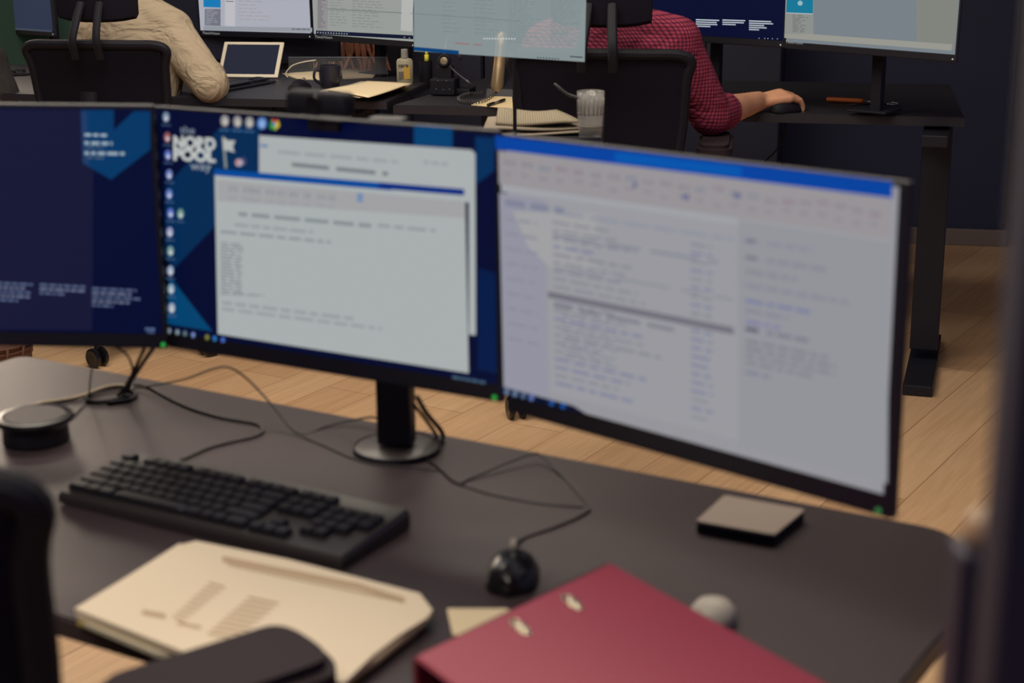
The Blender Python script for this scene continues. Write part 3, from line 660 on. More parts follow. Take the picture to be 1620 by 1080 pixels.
# ------------------------------------------------------------------ people
def hand(bm, W0, F, U, curl, size=1.0, thumb=1):
    """palm with four unequal curled fingers and a thumb, added to bm"""
    F = F.normalized(); U = (U-F*U.dot(F)).normalized(); Sd = F.cross(U)*thumb     # Sd points to the thumb side
    k = size
    for o in (-.030, -.010, .010, .030):
        capsule(bm, W0+Sd*o*.55*k+F*.01*k, W0+F*.082*k+Sd*o*k, .015*k, .0125*k)
    L = [(.030, (.040, .025, .021)), (.010, (.045, .028, .022)), (-.010, (.041, .026, .021)), (-.029, (.032, .020, .019))]
    for o, seg in L:
        p = W0+F*.085*k+Sd*o*k; a = curl[0]; r = .0098*k
        for i, l in enumerate(seg):
            d = F*cos(a)-U*sin(a); q = p+d*l*k; capsule(bm, p, q, r, r*.9); p = q; r *= .92; a += curl[1+i] if i < 2 else 0
    p = W0+Sd*.026*k+F*.025*k-U*.004*k; d = (F*.65+Sd*.75-U*.25).normalized(); q = p+d*.042*k; capsule(bm, p, q, .0135*k, .011*k)
    d2_ = (F*.95+Sd*.15-U*.3).normalized(); r_ = q+d2_*.03*k; capsule(bm, q, r_, .0108*k, .0095*k); capsule(bm, r_, r_+d2_*.02*k, .0095*k, .008*k)
def person(label, J, shirt, group=None, hair=None, sleeve_end=1.0, hair_long=0, curl=(.15, .45, .4), handR=None, handL=None):
    """J: pelvis, chest, neck, head, shL, shR, elL, elR, wrL, wrR, knL, knR, anL, anR (world)"""
    V = {k: Vector(v) for k, v in J.items()}
    r = empty('person', (V['pelvis'].x, V['pelvis'].y, 0), 0, label, 'person', group)
    side = (V['shR']-V['shL']).normalized()
    def torso(bm, g):
        P = [V['pelvis']+Vector((0, 0, -.06)), V['pelvis'], V['pelvis'].lerp(V['chest'], .5), V['chest'], V['chest'].lerp(V['neck'], .55), V['neck'].lerp(V['chest'], .10)]
        rr = [(.15, .11), (.175, .12), (.158, .115), (.178, .125), (.165, .10), (.07, .06)]
        tube(bm, smooth_pts(P, 4), [tuple(x+g for x in (Vector(rr[min(i//4, 5)]).lerp(Vector(rr[min(i//4+1, 5)]), (i % 4)/4))) for i in range(21)], 24, ref=side.cross(Vector((0, 0, 1)))*-1)
        for s_ in ('shL', 'shR'):
            capsule(bm, V['neck'].lerp(V[s_], .3)+Vector((0, 0, -.03)), V[s_], .062+g, .066+g)
            capsule(bm, V['chest']+(V[s_]-V['chest'])*.5, V[s_], .09+g, .066+g)
    b = NB(); torso(b, 0)
    capsule(b, V['neck']-Vector((0, 0, .04)), V['head']-Vector((0, 0, .06)), .056, .054)
    H = V['head']; fw = Vector((-side.y, side.x, 0))*1.0
    if (V['wrR']-V['chest']).dot(fw) < 0: fw = -fw
    tube(b, [H+Vector((0, 0, z)) + fw*f_ for z, f_ in ((-.12, .03), (-.10, .035), (-.06, .02), (0, 0), (.06, -.005), (.10, -.01), (.118, -.01))], [(.02, .02), (.045, .05), (.066, .082), (.076, .096), (.072, .092), (.045, .06), (.01, .01)], 20, ref=fw)
    capsule(b, H+fw*.085+Vector((0, 0, .0)), H+fw*.115+Vector((0, 0, -.03)), .008, .014)
    for s_ in (-1, 1): capsule(b, H+side*s_*.076+Vector((0, 0, .02)), H+side*s_*.080+Vector((0, 0, -.02)), .011, .008)
    for sd in 'LR':
        sh, el, wr = V['sh'+sd], V['el'+sd], V['wr'+sd]
        capsule(b, sh, el, .052, .044); capsule(b, el, el.lerp(wr, .35), .044, .046); capsule(b, el.lerp(wr, .35), wr, .046, .031)
        hd = (handR if sd == 'R' else handL)
        F = (hd[0] if hd else (wr-el)); U = (hd[1] if hd else Vector((0, 0, 1)))
        hand(b, wr, Vector(F), Vector(U), curl, 1.12, -1 if sd == 'R' else 1)
        capsule(b, V['pelvis']+side*(.08 if sd == 'R' else -.08), V['kn'+sd], .082, .056); capsule(b, V['kn'+sd], V['an'+sd], .054, .038)
        capsule(b, V['an'+sd]-Vector((0, 0, .03)), V['an'+sd]+fw*.15-Vector((0, 0, .045)), .036, .026)
    o = obj('body', b, skin, r); bake(o, [('REMESH', dict(mode='VOXEL', voxel_size=.0055, use_smooth_shade=True)), ('SMOOTH', dict(factor=.5, iterations=3))])
    b = NB()
    for s_ in (-1, 1): bmesh.ops.create_icosphere(b, subdivisions=2, radius=.012, matrix=Matrix.Translation(H+fw*.083+side*s_*.03+Vector((0, 0, .012))))
    obj('eyes', b, mat('eye_white', (210, 205, 200), .3), r, True)
    b = NB(); torso(b, .014)
    for sd in 'LR':
        sh, el, wr = V['sh'+sd], V['el'+sd], V['wr'+sd]
        capsule(b, sh, el, .075, .063); e2 = el.lerp(wr, sleeve_end)
        capsule(b, el, e2, .064, .052); d = (e2-el).normalized()
        tube(b, [e2-d*.05, e2-d*.045, e2+d*.03, e2+d*.036], [.053, .061, .057, .050], 20)
        # gathered folds round the arm
        rr = random.Random(ord(sd))
        for t in (.15, .38, .6, .82):
            c_ = sh.lerp(el, t); ax_ = (el-sh).normalized()+Vector((rr.uniform(-.5, .5), rr.uniform(-.5, .5), rr.uniform(-.3, .3))); a_, b_ = frame(ax_)
            R_ = .070-.014*t
            ring = [c_+a_*R_*cos(2*pi*k/18)+b_*R_*sin(2*pi*k/18) for k in range(19)]; tube(b, ring, .009, 6)
    # collar
    a_ = V['neck']+Vector((0, 0, .0)); lathe(b, a_-Vector((0, 0, .03)), [(.075, 0), (.073, .03), (.066, .05), (.060, .05), (.06, 0)], 24)
    o = obj('shirt', b, shirt, r); bake(o, [('REMESH', dict(mode='VOXEL', voxel_size=.0085, use_smooth_shade=True)), ('SMOOTH', dict(factor=.6, iterations=5))])
    b = NB()
    tube(b, [V['pelvis']+Vector((0, 0, -.10)), V['pelvis']+Vector((0, 0, -.04)), V['pelvis']+Vector((0, 0, .04))], [(.15, .12), (.185, .135), (.17, .125)], 20, ref=side.cross(Vector((0, 0, 1)))*-1)
    for sd in 'LR':
        capsule(b, V['pelvis']+side*(.085 if sd == 'R' else -.085), V['kn'+sd], .098, .070); capsule(b, V['kn'+sd], V['an'+sd]+Vector((0, 0, .02)), .068, .056)
    o = obj('trousers', b, trousers, r); bake(o, [('REMESH', dict(mode='VOXEL', voxel_size=.012, use_smooth_shade=True)), ('SMOOTH', dict(factor=.5, iterations=4))])
    b = NB()
    for sd in 'LR': capsule(b, V['an'+sd]-Vector((0, 0, .042)), V['an'+sd]+fw*.17-Vector((0, 0, .047)), .044, .036)
    obj('shoes', b, blackm, r, True)
    b = NB(); bmesh.ops.create_uvsphere(b, u_segments=24, v_segments=16, radius=1, matrix=Matrix.Translation(H-fw*.016+Vector((0, 0, .03)))@Matrix.Diagonal((.092, .108, .105, 1)))
    for v in [v for v in b.verts if (v.co-H).dot(fw) > .05 and v.co.z < H.z+.06]: v.co -= fw*.05
    if hair_long:
        rr = random.Random(5)
        for i in range(46):
            a = rr.uniform(0, 2*pi); q0 = H+Vector((.075*cos(a), .085*sin(a), .03)); q1 = q0+Vector((.05*cos(a), .04*sin(a)-.03, -.16)); q2 = q1+Vector((rr.uniform(-.05, .05), -.05-rr.uniform(0, .05), -hair_long*rr.uniform(.7, 1.1)))
            tube(b, smooth_pts([q0, q1, q1.lerp(q2, .5)+Vector((rr.uniform(-.015, .015), 0, 0)), q2], 4), [.012]*5+[.008]*5+[.005, .004, .002], 6)
    obj('hair', b, hair or hair_dark, r, True)
    return r
def seated(px_sp, y, zs, wsh, hip_back, rot, lean, elR, elL, wrR, wrL):
    """joints of someone sitting: spine pixel column, depth, shoulder height"""
    X = at_y(px_sp, 60, y).x; R = Matrix.Rotation(rot, 3, 'Z'); C = Vector((X, y, 0)); P = lambda x, yy, z: C+R@Vector((x, yy, 0))+Vector((0, 0, z))
    return dict(pelvis=P(0, -hip_back, .60), chest=P(0, -.03, zs-.18), neck=P(0, .03, zs+.045), head=P(0, .10, zs+.23), shL=P(-wsh, 0, zs-.03), shR=P(wsh, 0, zs-.03),
                elR=elR, elL=elL, wrR=wrR, wrL=wrL, knL=P(-.13, .30, .56), knR=P(.13, .30, .56), anL=P(-.14, .30, .085), anR=P(.14, .32, .085))
# plaid shirt
y2 = 4.71
mz = at_z(1246, 176, BZ)
wr = at_y(1200, 160, 5.00); el = at_y(1124, 182, 4.72)
J2 = seated(962, y2, 1.125, .195, -.06, -.16, 0, el, at_y(880, 185, 4.95), wr, at_y(930, 165, 5.12))
J2['shR'] = at_y(1068, 68, 4.68); J2['shL'] = at_y(868, 76, 4.72)
person('person in a red and navy plaid shirt with rolled sleeve, hand on a mouse', J2, shirt_plaid, sleeve_end=.22, curl=(.45, .75, .65),
       handR=(Vector((.90, .28, .14)), Vector((-.2, -.25, 1))))
# beige shirt
y1 = 5.52
J1 = seated(206, y1, 1.07, .195, .16, -.20, 0, at_y(333, 134, 5.36), at_y(112, 132, 5.50), at_y(330, 118, 5.64), at_y(150, 118, 5.75))
J1['shR'] = at_y(270, 50, 5.48); J1['shL'] = at_y(152, 58, 5.56)
J1['neck'] = at_y(206, -8, 5.56); J1['head'] = at_y(210, -95, 5.62)
person('person in a beige shirt leaning on the rear desk, seen from behind', J1, shirt_beige, sleeve_end=.85)
# grey sleeve at the left edge
J3 = seated(-104, 5.62, .99, .19, .16, -.3, 0, at_y(2, 150, 5.55), at_y(-210, 140, 5.6), at_y(-22, 128, 5.85), at_y(-150, 128, 5.9))
J3['shR'] = at_y(-24, 100, 5.58)
person('person in a dark grey sleeve, cropped by the left edge of the photo', J3, shirt_olive, sleeve_end=.9)
# someone behind the rear screens, long auburn hair
J4 = seated(560, 6.72, 1.0, .17, -.1, pi-.2, 0, at_y(520, 120, 6.75), at_y(610, 120, 6.72), at_y(545, 116, 6.62), at_y(585, 116, 6.6))
J4['head'] = at_y(556, 20, 6.62); J4['neck'] = at_y(556, 62, 6.72)
J4['pelvis'] = Vector((J4['pelvis'].x, 6.68, .6)); 
for k in ('knL', 'knR', 'anL', 'anR'): J4[k] = Vector((J4[k].x, min(J4[k].y, 6.6), J4[k].z))
person('person with long auburn hair hanging below the rear monitor', J4, mat('black_knit', (20, 20, 30), .9), hair=hairmat, hair_long=.13)

# ------------------------------------------------------------------ things on the near desk
def keyboard(FL, FR, depth, label, detail=True, group=None, height=.02):
    u = (FR-FL).normalized(); n = Vector((-u.y, u.x, 0)); w = (FR-FL).length; R = Matrix((u, n, Vector((0, 0, 1)))).transposed()
    r = empty('keyboard', (FL+FR)/2+n*depth/2, math.atan2(u.y, u.x), label, 'keyboard', group)
    P = lambda a, c, z: FL+u*a+n*c+Vector((0, 0, z))
    b = NB(); pts = [(0, 0), (w, 0), (w, depth), (0, depth)]
    lo = [P(a, c, .002) for a, c in pts]; hi = [P(.003, .003, height*.8), P(w-.003, .003, height*.8), P(w-.003, depth-.003, height*1.25), P(.003, depth-.003, height*1.25)]
    md = [P(0, 0, height*.55), P(w, 0, height*.55), P(w, depth, height*.9), P(0, depth, height*.9)]
    ring_loft(b, [lo, md, hi])
    for f in b.faces: f.smooth = False
    obj('case', b, mat('keyboard_case', (50, 45, 46), .35) if detail else black, r)
    kx = (w-.016)/22.6; kd = (depth-.028)/6.3
    # units: x, row, width
    keys = []
    rows = [[(0, 1)]+[(2+i, 1) for i in range(4)]+[(6.5+i, 1) for i in range(4)]+[(11+i, 1) for i in range(4)],
            [(i, 1) for i in range(13)]+[(13, 2)], [(0, 1.5)]+[(1.5+i, 1) for i in range(12)]+[(13.5, 1.5)],
            [(0, 1.8)]+[(1.8+i, 1) for i in range(11)]+[(12.8, 2.2)], [(0, 2.3)]+[(2.3+i, 1) for i in range(10)]+[(12.3, 2.7)],
            [(0, 1.5), (1.5, 1), (2.5, 1.3), (3.8, 6.2), (10, 1.3), (11.3, 1), (12.3, 1), (13.3, 1.7)]]
    for i, rw in enumerate(rows):
        y = 5.3-i-(0 if i else -.2)
        keys += [(x, y, ww) for x, ww in rw]
    for i, c in ((0, 3), (1, 3), (2, 3), (5, 3)): keys += [(15.3+k, 5.3-i-(0 if i else -.2), 1) for k in range(c)]
    keys += [(16.3, 1.3, 1)]
    for i in range(1, 6):
        for k in range(4 if i in (1, 2) else 3): keys.append((18.6+k, 5.3-i, 1))
    cache = {}
    if detail:
        keys = keys[:100]
        for (x, y, ww) in keys:
            cpos = P(.008+(x+ww/2)*kx, .014+y*kd+kd*.0, height*.8+(height*.45)*(.014+y*kd)/depth+.003)
            k = round(ww, 1)
            if k not in cache:
                b = NB(); sx, sy = k*kx-.002, kd-.002
                ring_loft(b, [[Vector((a*sx/2*q, c*sy/2*q, z)) for a, c in ((-1, -1), (1, -1), (1, 1), (-1, 1))] for z, q in ((-.004, 1), (.002, .98), (.0055, .82))])
                for f in b.faces: f.smooth = False
                me = bpy.data.meshes.new('key'); b.to_mesh(me); b.free(); me.materials.append(mat('key_plastic', (30, 29, 36), .35)); cache[k] = me
            o = bpy.data.objects.new('key', cache[k]); COL.objects.link(o); o.parent = r
            o.location = WM[r.name].inverted() @ cpos
    else:
        b = NB()
        for (x, y, ww) in keys:
            box(b, P(.008+(x+ww/2)*kx, .014+y*kd, height*1.05+.004), (ww*kx-.002, kd-.002, .006), R)
        o = obj('keys', b, mat('key_plastic', (30, 29, 36), .35), r); o['kind'] = 'stuff'
    return r
keyboard(at_z(93, 797, DZ), at_z(541, 904, DZ), .150, 'black full-size keyboard lying in front of the near monitors', height=.022)

def sheet(name, pts, z, th, m, label, cat='paper', group=None, marks=(), curl=0, mm=None):
    P = [at_z(x, y, z) for x, y in pts]; c = sum(P, Vector())/len(P); b = NB()
    prism(b, [p.xy for p in P], z-th, z)
    for x0, y0, x1, y1, h in marks:
        q = [at_z(x0, y0-h/2, z), at_z(x1, y1-h/2, z), at_z(x1, y1+h/2, z), at_z(x0, y0+h/2, z)]
        f = b.faces.new([b.verts.new(v+Vector((0, 0, .0004))) for v in q]); f.material_index = 1; f.normal_update()
        if f.normal.z < 0: f.normal_flip()
    return tag(obj(name, b, [m, mm or ink], loc=(c.x, c.y, z-th)), label, cat, group)
sheet('folder', [(300, 880), (655, 985), (632, 1010), (560, 1078), (545, 1092), (122, 985), (140, 975)], DZ+.003, .003, yellow, 'yellow card folder at the bottom of the near paper pile', 'folder')
sheet('paper_sheet', [(305, 866), (672, 978), (655, 1000), (560, 1066), (530, 1084), (245, 1032), (132, 985)], DZ+.008, .005, mat('grey_white_paper', (196, 186, 164), .85), 'white sheets sticking out under the pile beside the armrest', 'paper', 'near paper pile')
sheet('paper_sheet', [(284, 862), (300, 866), (676, 972), (668, 985), (600, 1040), (535, 1082), (262, 1024), (122, 972)], DZ+.014, .006, paper2, 'second layer of printed sheets in the near paper pile', 'paper', 'near paper pile')
mk = [(352, 884, 560, 926, 9), (360, 893, 640, 952, 3), (560, 925, 640, 950, 9)]
for i in range(9): mk.append((330-i*7, 922+i*6.5, 356-i*8, 930+i*6.5, 4))
for i in range(9): mk.append((392-i*8, 945+i*7, 440-i*8, 955+i*7, 4))
mk += [(225, 968, 262, 975, 8), (280, 985, 318, 993, 5), (470, 1040, 502, 1046, 8)]
sheet('paper_sheet', [(284, 859), (287, 861), (310, 855), (455, 884), (664, 938), (684, 964), (676, 976), (632, 1004), (590, 1036), (545, 1079), (300, 1034), (118, 962), (200, 912)], DZ+.020, .006, paper, 'top cream printed sheet of the near paper pile', 'paper', 'near paper pile', mk, mm=mat('faint_print', (184, 160, 132), .9, spec=.1))
sheet('paper_sheet', [(707, 962), (800, 962), (840, 975), (790, 1012), (716, 1003)], DZ+.002, .0015, paper2, 'white sheet corner poking out from under the red binder')
# red lever-arch binder
zc = DZ+.075; b0 = at_z(965, 889, zc); b1 = at_z(655, 1037, zc); us = (b1-b0).normalized(); ws = Vector((-us.y, us.x, 0)); ws = ws if ws.x > 0 else -ws
Ls, Wb = (b1-b0).length, .40
t_ = at_z(1310, 1080, zc)-b0; ang = math.atan2(t_.y, t_.x); ws = Vector((cos(ang), sin(ang), 0))
bd = empty('ring_binder', b0-Vector((0, 0, .075)), math.atan2(us.y, us.x), 'burgundy lever-arch binder lying on the near desk', 'binder')
def bp(a, c, z): return b0+us*a+ws*c+Vector((0, 0, z-.075))
def slab(name, a0, a1, c0, c1, z0, z1, m, bev=.002):
    b = NB(); P = [bp(a0, c0, 0), bp(a1, c0, 0), bp(a1, c1, 0), bp(a0, c1, 0)]
    prism(b, [p.xy for p in round_poly([p.xy for p in P], .006, 3)], DZ+z0, DZ+z1, bev); return obj(name, b, m, bd)
slab('front_cover', 0, Ls, 0, Wb, .0725, .075, red); slab('back_cover', 0, Ls, 0, Wb, 0, .0025, red)
slab('spine', 0, Ls, -.001, .0025, .0025, .0725, mat('burgundy_paper_board_spine', (120, 36, 52), .5), 0)
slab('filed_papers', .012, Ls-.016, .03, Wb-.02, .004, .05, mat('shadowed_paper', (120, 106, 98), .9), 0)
slab('cover_lining', .0, Ls-.001, .003, Wb, .0705, .0725, blackm, 0)
for px, py in ((905, 952), (823, 991)):
    c = at_z(px, py, zc+.001); b = NB(); dS = (at_z(px+20, py+17, zc)-at_z(px-20, py-17, zc)).normalized()
    pts = [c+dS*.019*cos(2*pi*k/20)+Vector((-dS.y, dS.x, 0))*.0055*sin(2*pi*k/20)+Vector((0, 0, -.0005)) for k in range(21)]; tube(b, pts, .0016, 8)
    tube(b, [c-dS*.017, c+dS*.017], .0024, 8); lathe(b, c, [(.007, -.0006), (.006, .003), (.003, .0036)], 16); obj('cover_slot', b, chrome, bd)
c = at_y(708, 1066, at_z(690, 1058, zc).y); b = NB(); d_ = -Vector((us.y*-1, us.x, 0)); hp = bp(Ls+.0015, .055, .052)
lathe(b, hp-us*.02, [(.012, .018), (.012, .024), (.006, .026), (.006, .018)], 20, axis=us); obj('finger_ring', b, chrome, bd, 'auto')
# round cup lid / translucent tape beyond the binder
c = at_z(1128, 985, DZ); b = NB(); lathe(b, c, [(.024, 0), (.026, .002), (.025, .016), (.018, .025), (.006, .028), (.001, .028)], 32); tag(obj('bowl_cover', b, mat('cloudy_plastic', (176, 168, 158), .5), loc=c, sm=True), 'pale rounded little cover half hidden behind the red binder', 'cover')
# grey pad
pd = [at_z(*q, DZ+.015) for q in ((1101, 824), (1146, 783), (1274, 806), (1225, 846))]; c = sum(pd, Vector())/4
r = empty('notepad', (c.x, c.y, DZ), 0, 'small grey square pad with black underside near the desk edge', 'notepad')
b = NB(); prism(b, [p.xy for p in round_poly([p.xy for p in pd], .006, 3)], DZ+.0125, DZ+.0155); obj('cover', b, mat('warm_grey_card', (160, 144, 132), .5), r)
b = NB(); prism(b, [(c.xy+(p.xy-c.xy)*.98) for p in pd], DZ, DZ+.0125); obj('block', b, blackm, r)
# mouse
def mouse(c, d, label, k=1.0, m=blackg, silver=True):
    d = d.normalized(); R = Matrix.Rotation(math.atan2(-d.x, d.y), 3, 'Z'); r = empty('computer_mouse', c, math.atan2(-d.x, d.y), label, 'mouse')
    b = NB(); rings = []
    for i in range(11):
        t = i/10; y = (-.055+.11*t)*k; w = .031*k*(1-abs(2*t-1)**3.2)**.5+.001; h = .036*k*(math.sin(pi*(t*.86+.10)))**.7*(1-.25*t)
        rings.append([c+R@Vector((w*cos(a)*(1 if sin(a) < .2 else .93), y, max(0, .004*k+h*max(0, sin(a))-(.003*k if sin(a) < 0 else 0)))) for a in [2*pi*j/20 for j in range(20)]])
    ring_loft(b, rings); obj('body', b, m, r)
    b = NB(); lathe(b, c+R@Vector((-.004*k, .030*k, .029*k)), [(.007*k, 0), (.009*k, .002*k), (.009*k, .006*k), (.007*k, .008*k)], 16, axis=R@Vector((1, 0, 0))); obj('scroll_wheel', b, mat('wheel_grey', (150, 140, 128), .3), r, 'auto')
    return r
mouse(at_z(810, 915, DZ), at_z(815, 880, DZ)-at_z(806, 930, DZ), 'black wired mouse on the near desk beside the red binder', 1.0)
# conference puck
c = at_z(58, 697, DZ); r = empty('speakerphone', c, 0, 'round black conference speaker at the left of the near desk', 'speaker')
b = NB(); lathe(b, c, [(.040, 0), (.048, .003), (.047, .024), (.053, .030), (.056, .036), (.054, .040), (.046, .041), (.044, .039), (.012, .037), (.001, .037)], 48); obj('body', b, blackg, r, 'auto')
b = NB(); lathe(b, c, [(.043, .0395), (.043, .0410), (.02, .0415), (.001, .0415)], 48); obj('grille', b, mat('grille_grey', (70, 62, 66), .35, bump=(1500, .5)), r, 'auto')
# cables
def cable(pts, rad, m, label, name='cable', k=6, group=None):
    P = [at_z(p[0], p[1], DZ+(p[2] if len(p) > 2 else rad+.0005)) for p in pts]; b = NB(); tube(b, smooth_pts(P, k), rad, 8)
    return tag(obj(name, b, m, loc=P[0]), label, 'cable', group)
cb = mat('cable_brown_black', (38, 34, 38), .5)
cable([(285, 728), (330, 708), (372, 697), (402, 690), (416, 681), (405, 670), (350, 660), (300, 645), (262, 627), (232, 611), (212, 608)], .0022, cb, 'black keyboard cable bending over the near desk')
cable([(200, 616), (232, 611, .01), (290, 600, .04), (335, 584, .07), (362, 581, .08), (392, 600, .06), (430, 640, .03), (472, 686), (515, 674), (560, 664, .008), (590, 660, .015), (606, 668, .01)], .0016, cb, 'thin dark cable arching above the floor left of the stand')
cable([(655, 712), (690, 736), (722, 763), (745, 756), (800, 733, .008), (842, 718, .012), (858, 722, .010), (890, 752), (930, 797), (924, 812), (880, 832), (826, 852), (812, 868, .012)], .0017, cb, 'black mouse cable looping from the stand to the near mouse')
cable([(474, 688), (520, 708), (575, 730), (640, 738), (700, 745)], .0011, cb, 'very thin wire lying left of the stand foot')
cable([(724, 765), (780, 782), (850, 795), (922, 802)], .0010, cb, 'very thin wire lying under the mouse cable loop')
cable([(244, 548, .16), (222, 580, .10), (200, 615, .02), (192, 628)], .0030, blackm, 'thick black cable dropping from the left monitor corner')
cable([(228, 552, .15), (210, 590, .07), (198, 612, .02), (186, 626)], .0026, blackm, 'second black cable beside the thick one under the left monitor')
cable([(205, 626), (160, 636), (136, 631), (150, 618), (190, 611), (214, 622), (205, 632), (170, 637)], .0035, blackm, 'coiled black cable loop on the desk below the left monitor')
cable([(178, 545, .14), (200, 560, .12), (210, 585, .07), (205, 615, .01)], .0018, cb, 'thin cable curving beside the black cable bundle')
cable([(-30, 672), (0, 659), (55, 640), (120, 629), (165, 613, .01), (195, 610, .01), (210, 618)], .0032, mat('cream_cable', (176, 158, 128), .6), 'cream cable running left across the near desk')
cable([(146, 578, .09), (143, 600, .05), (140, 625, .01), (128, 645), (112, 662)], .0013, cb, 'thin dark wire hanging in front of the floor castor')
cable([(660, 628, .10), (676, 655, .06), (697, 680, .02), (700, 694), (682, 712), (655, 716)], .0034, blackm, 'black cable pair hooked beside the stand column, thicker one')
cable([(655, 640, .09), (672, 662, .05), (690, 688, .01), (688, 700), (665, 712)], .0026, blackm, 'black cable pair hooked beside the stand column, thinner one')
# woven basket on the floor far left
c = at_z(0, 585, 0); b = NB(); 
lathe(b, c-Vector((.02, 0, 0)), [(.10, 0), (.125, .05), (.13, .10), (.135, .105), (.12, .10), (.09, .01)], 28)
for i in range(14):
    a = 2*pi*i/14; tube(b, [c+Vector((-.02+.105*cos(a), .105*sin(a), 0)), c+Vector((-.02+.137*cos(a), .137*sin(a), .10))], .005, 6)
for z in (.02, .04, .06, .08, .10): tube(b, [c+Vector((-.02+(.112+.25*z*.9)*cos(2*pi*k/28), (.112+.25*z*.9)*sin(2*pi*k/28), z)) for k in range(29)], .004, 6)
tag(obj('woven_basket', b, mat('dark_wicker', (92, 58, 46), .7), loc=c), 'dark brown woven basket on the floor at the left edge', 'basket')

def wavy(name, pts, z, amp, m, label, cat, th=.004, seed=0, group='papers on the side table'):
    P = [at_z(x, y, z) for x, y in pts]; b = NB(); N = 10; rr = random.Random(seed); ph = rr.random()*6; top = []; bot = []
    for i in range(N+1):
        for j in range(N+1):
            u_, v_ = i/N, j/N; p = (P[0].lerp(P[1], u_)).lerp(P[3].lerp(P[2], u_), v_); h = amp*(.5+.5*math.sin(ph+u_*5+v_*2)); top.append(b.verts.new(p+Vector((0, 0, h+th)))); bot.append(b.verts.new(p+Vector((0, 0, h))))
    g = lambda L, i, j: L[i*(N+1)+j]
    for i in range(N):
        for j in range(N):
            b.faces.new((g(top, i, j), g(top, i+1, j), g(top, i+1, j+1), g(top, i, j+1))); b.faces.new((g(bot, i, j), g(bot, i, j+1), g(bot, i+1, j+1), g(bot, i+1, j)))
        for a in (0, N):
            b.faces.new((g(top, i, a), g(top, i+1, a), g(bot, i+1, a), g(bot, i, a))); b.faces.new((g(top, a, i), g(top, a, i+1), g(bot, a, i+1), g(bot, a, i)))
    bmesh.ops.recalc_face_normals(b, faces=b.faces); c_ = sum(P, Vector())/4
    return tag(obj(name, b, m, sm=True, loc=c_), label, cat, group)
# ------------------------------------------------------------------ things on the rear desks
TZ = BZ+.0105
# tablet on its stand
tp = [at_z(346, 122, TZ+.003), at_z(431, 123, TZ+.003)]; ub2 = (tp[1]-tp[0]).normalized(); n2 = Vector((-ub2.y, ub2.x, 0)); wt = (tp[1]-tp[0]).length*1.0
upv = (Vector((0, 0, 1))*.78+n2*.62+ub2*.02).normalized(); ht = .150
r = empty('tablet', (tp[0]+tp[1])/2, math.atan2(ub2.y, ub2.x), 'white-framed tablet with dark screen leaning beside the beige sleeve', 'tablet')
Rt = Matrix((ub2, ub2.cross(upv)*-1, upv)).transposed(); cc = (tp[0]+tp[1])/2+upv*ht/2+ub2*.008
b = NB(); box(b, cc, (wt*1.12, .007, ht), Rt, .003, 3); obj('frame', b, white_pl, r)
b = NB(); nn = ub2.cross(upv); box(b, cc+nn*.0032, (wt*.98, .0015, ht*.84), Rt); obj('screen', b, mat('tablet_screen', (40, 43, 60), .9, emit=.8), r)
b = NB(); q = (tp[0]+tp[1])/2+n2*.12+ub2*.05; tube(b, [cc+upv*.02-nn*.006+ub2*.05, Vector((q.x, q.y, TZ+.004))], .003, 8); tube(b, [tp[0]+n2*.02, Vector((q.x, q.y, TZ+.004))], .003, 8); obj('kickstand', b, blackm, r)
keyboard(at_z(350, 147, TZ), at_z(437, 131, TZ)*1.0, .11, 'small black keyboard in front of the tablet', False, height=.012)
mouse(at_z(474, 141, TZ), Vector((.4, 1, 0)), 'black mouse between the rear keyboard and the mug', 1.0, blackm)
# mug
def mug(c, r0, h, m, label, hd):
    r = empty('mug', c, 0, label, 'mug'); b = NB()
    lathe(b, c, [(r0*.85, 0), (r0*.92, .004), (r0, h*.5), (r0*1.02, h), (r0*.92, h), (r0*.9, h*.5), (r0*.8, .008), (.001, .007)], 32); obj('cup', b, m, r, 'auto')
    b = NB(); P = [c+hd*(r0*.95)+Vector((0, 0, h*.8)), c+hd*(r0*1.5)+Vector((0, 0, h*.78)), c+hd*(r0*1.6)+Vector((0, 0, h*.45)), c+hd*(r0*.95)+Vector((0, 0, h*.2))]; tube(b, smooth_pts(P, 5), .005, 8); obj('handle', b, m, r, 'auto'); return r
mug(at_z(522, 139, TZ), .036, .078, mat('navy_ceramic', (40, 38, 50), .3), 'dark mug standing on the tablet desk', Vector((-.85, -.5, 0)))
# papers behind the mug, acrylic tray
sheet('paper_sheet', [(446, 116), (505, 112), (512, 126), (470, 124)], TZ+.003, .003, paper2, 'white papers lying left behind the dark mug')
sheet('paper_sheet', [(540, 108), (600, 113), (590, 121), (542, 123)], TZ+.005, .005, mat('dim_paper', (140, 128, 112), .9), 'grey stack of papers right behind the dark mug')
q0 = at_z(455, 122, TZ); q1 = at_z(612, 122, TZ); m_ = mat('clear_acrylic', (200, 205, 215), .05, alpha=.05, spec=.6)
r = empty('acrylic_tray', (q0+q1)/2, 0, 'clear acrylic tray standing behind the dark mug', 'tray'); u_ = (q1-q0).normalized(); n_ = Vector((-u_.y, u_.x, 0)); R_ = Matrix((u_, n_, Vector((0, 0, 1)))).transposed(); w_ = (q1-q0).length
b = NB(); box(b, (q0+q1)/2+n_*.03+Vector((0, 0, .035)), (w_, .003, .068), R_); obj('panel', b, m_, r)
b = NB(); z68 = Vector((0, 0, .069)); tube(b, [q0+n_*.03+z68, q1+n_*.03+z68, q1+n_*.03+Vector((0, 0, .004))], .0011, 6); obj('edge', b, mat('acrylic_edge', (120, 128, 145), .2), r)
b = NB(); w3 = smooth_pts([at_z(455, 122, TZ+.004), at_z(452, 116, TZ+.01), at_z(462, 104, TZ+.03), at_z(480, 98, TZ+.045), at_z(500, 95, TZ+.05)], 6); tube(b, w3, .0022, 8)
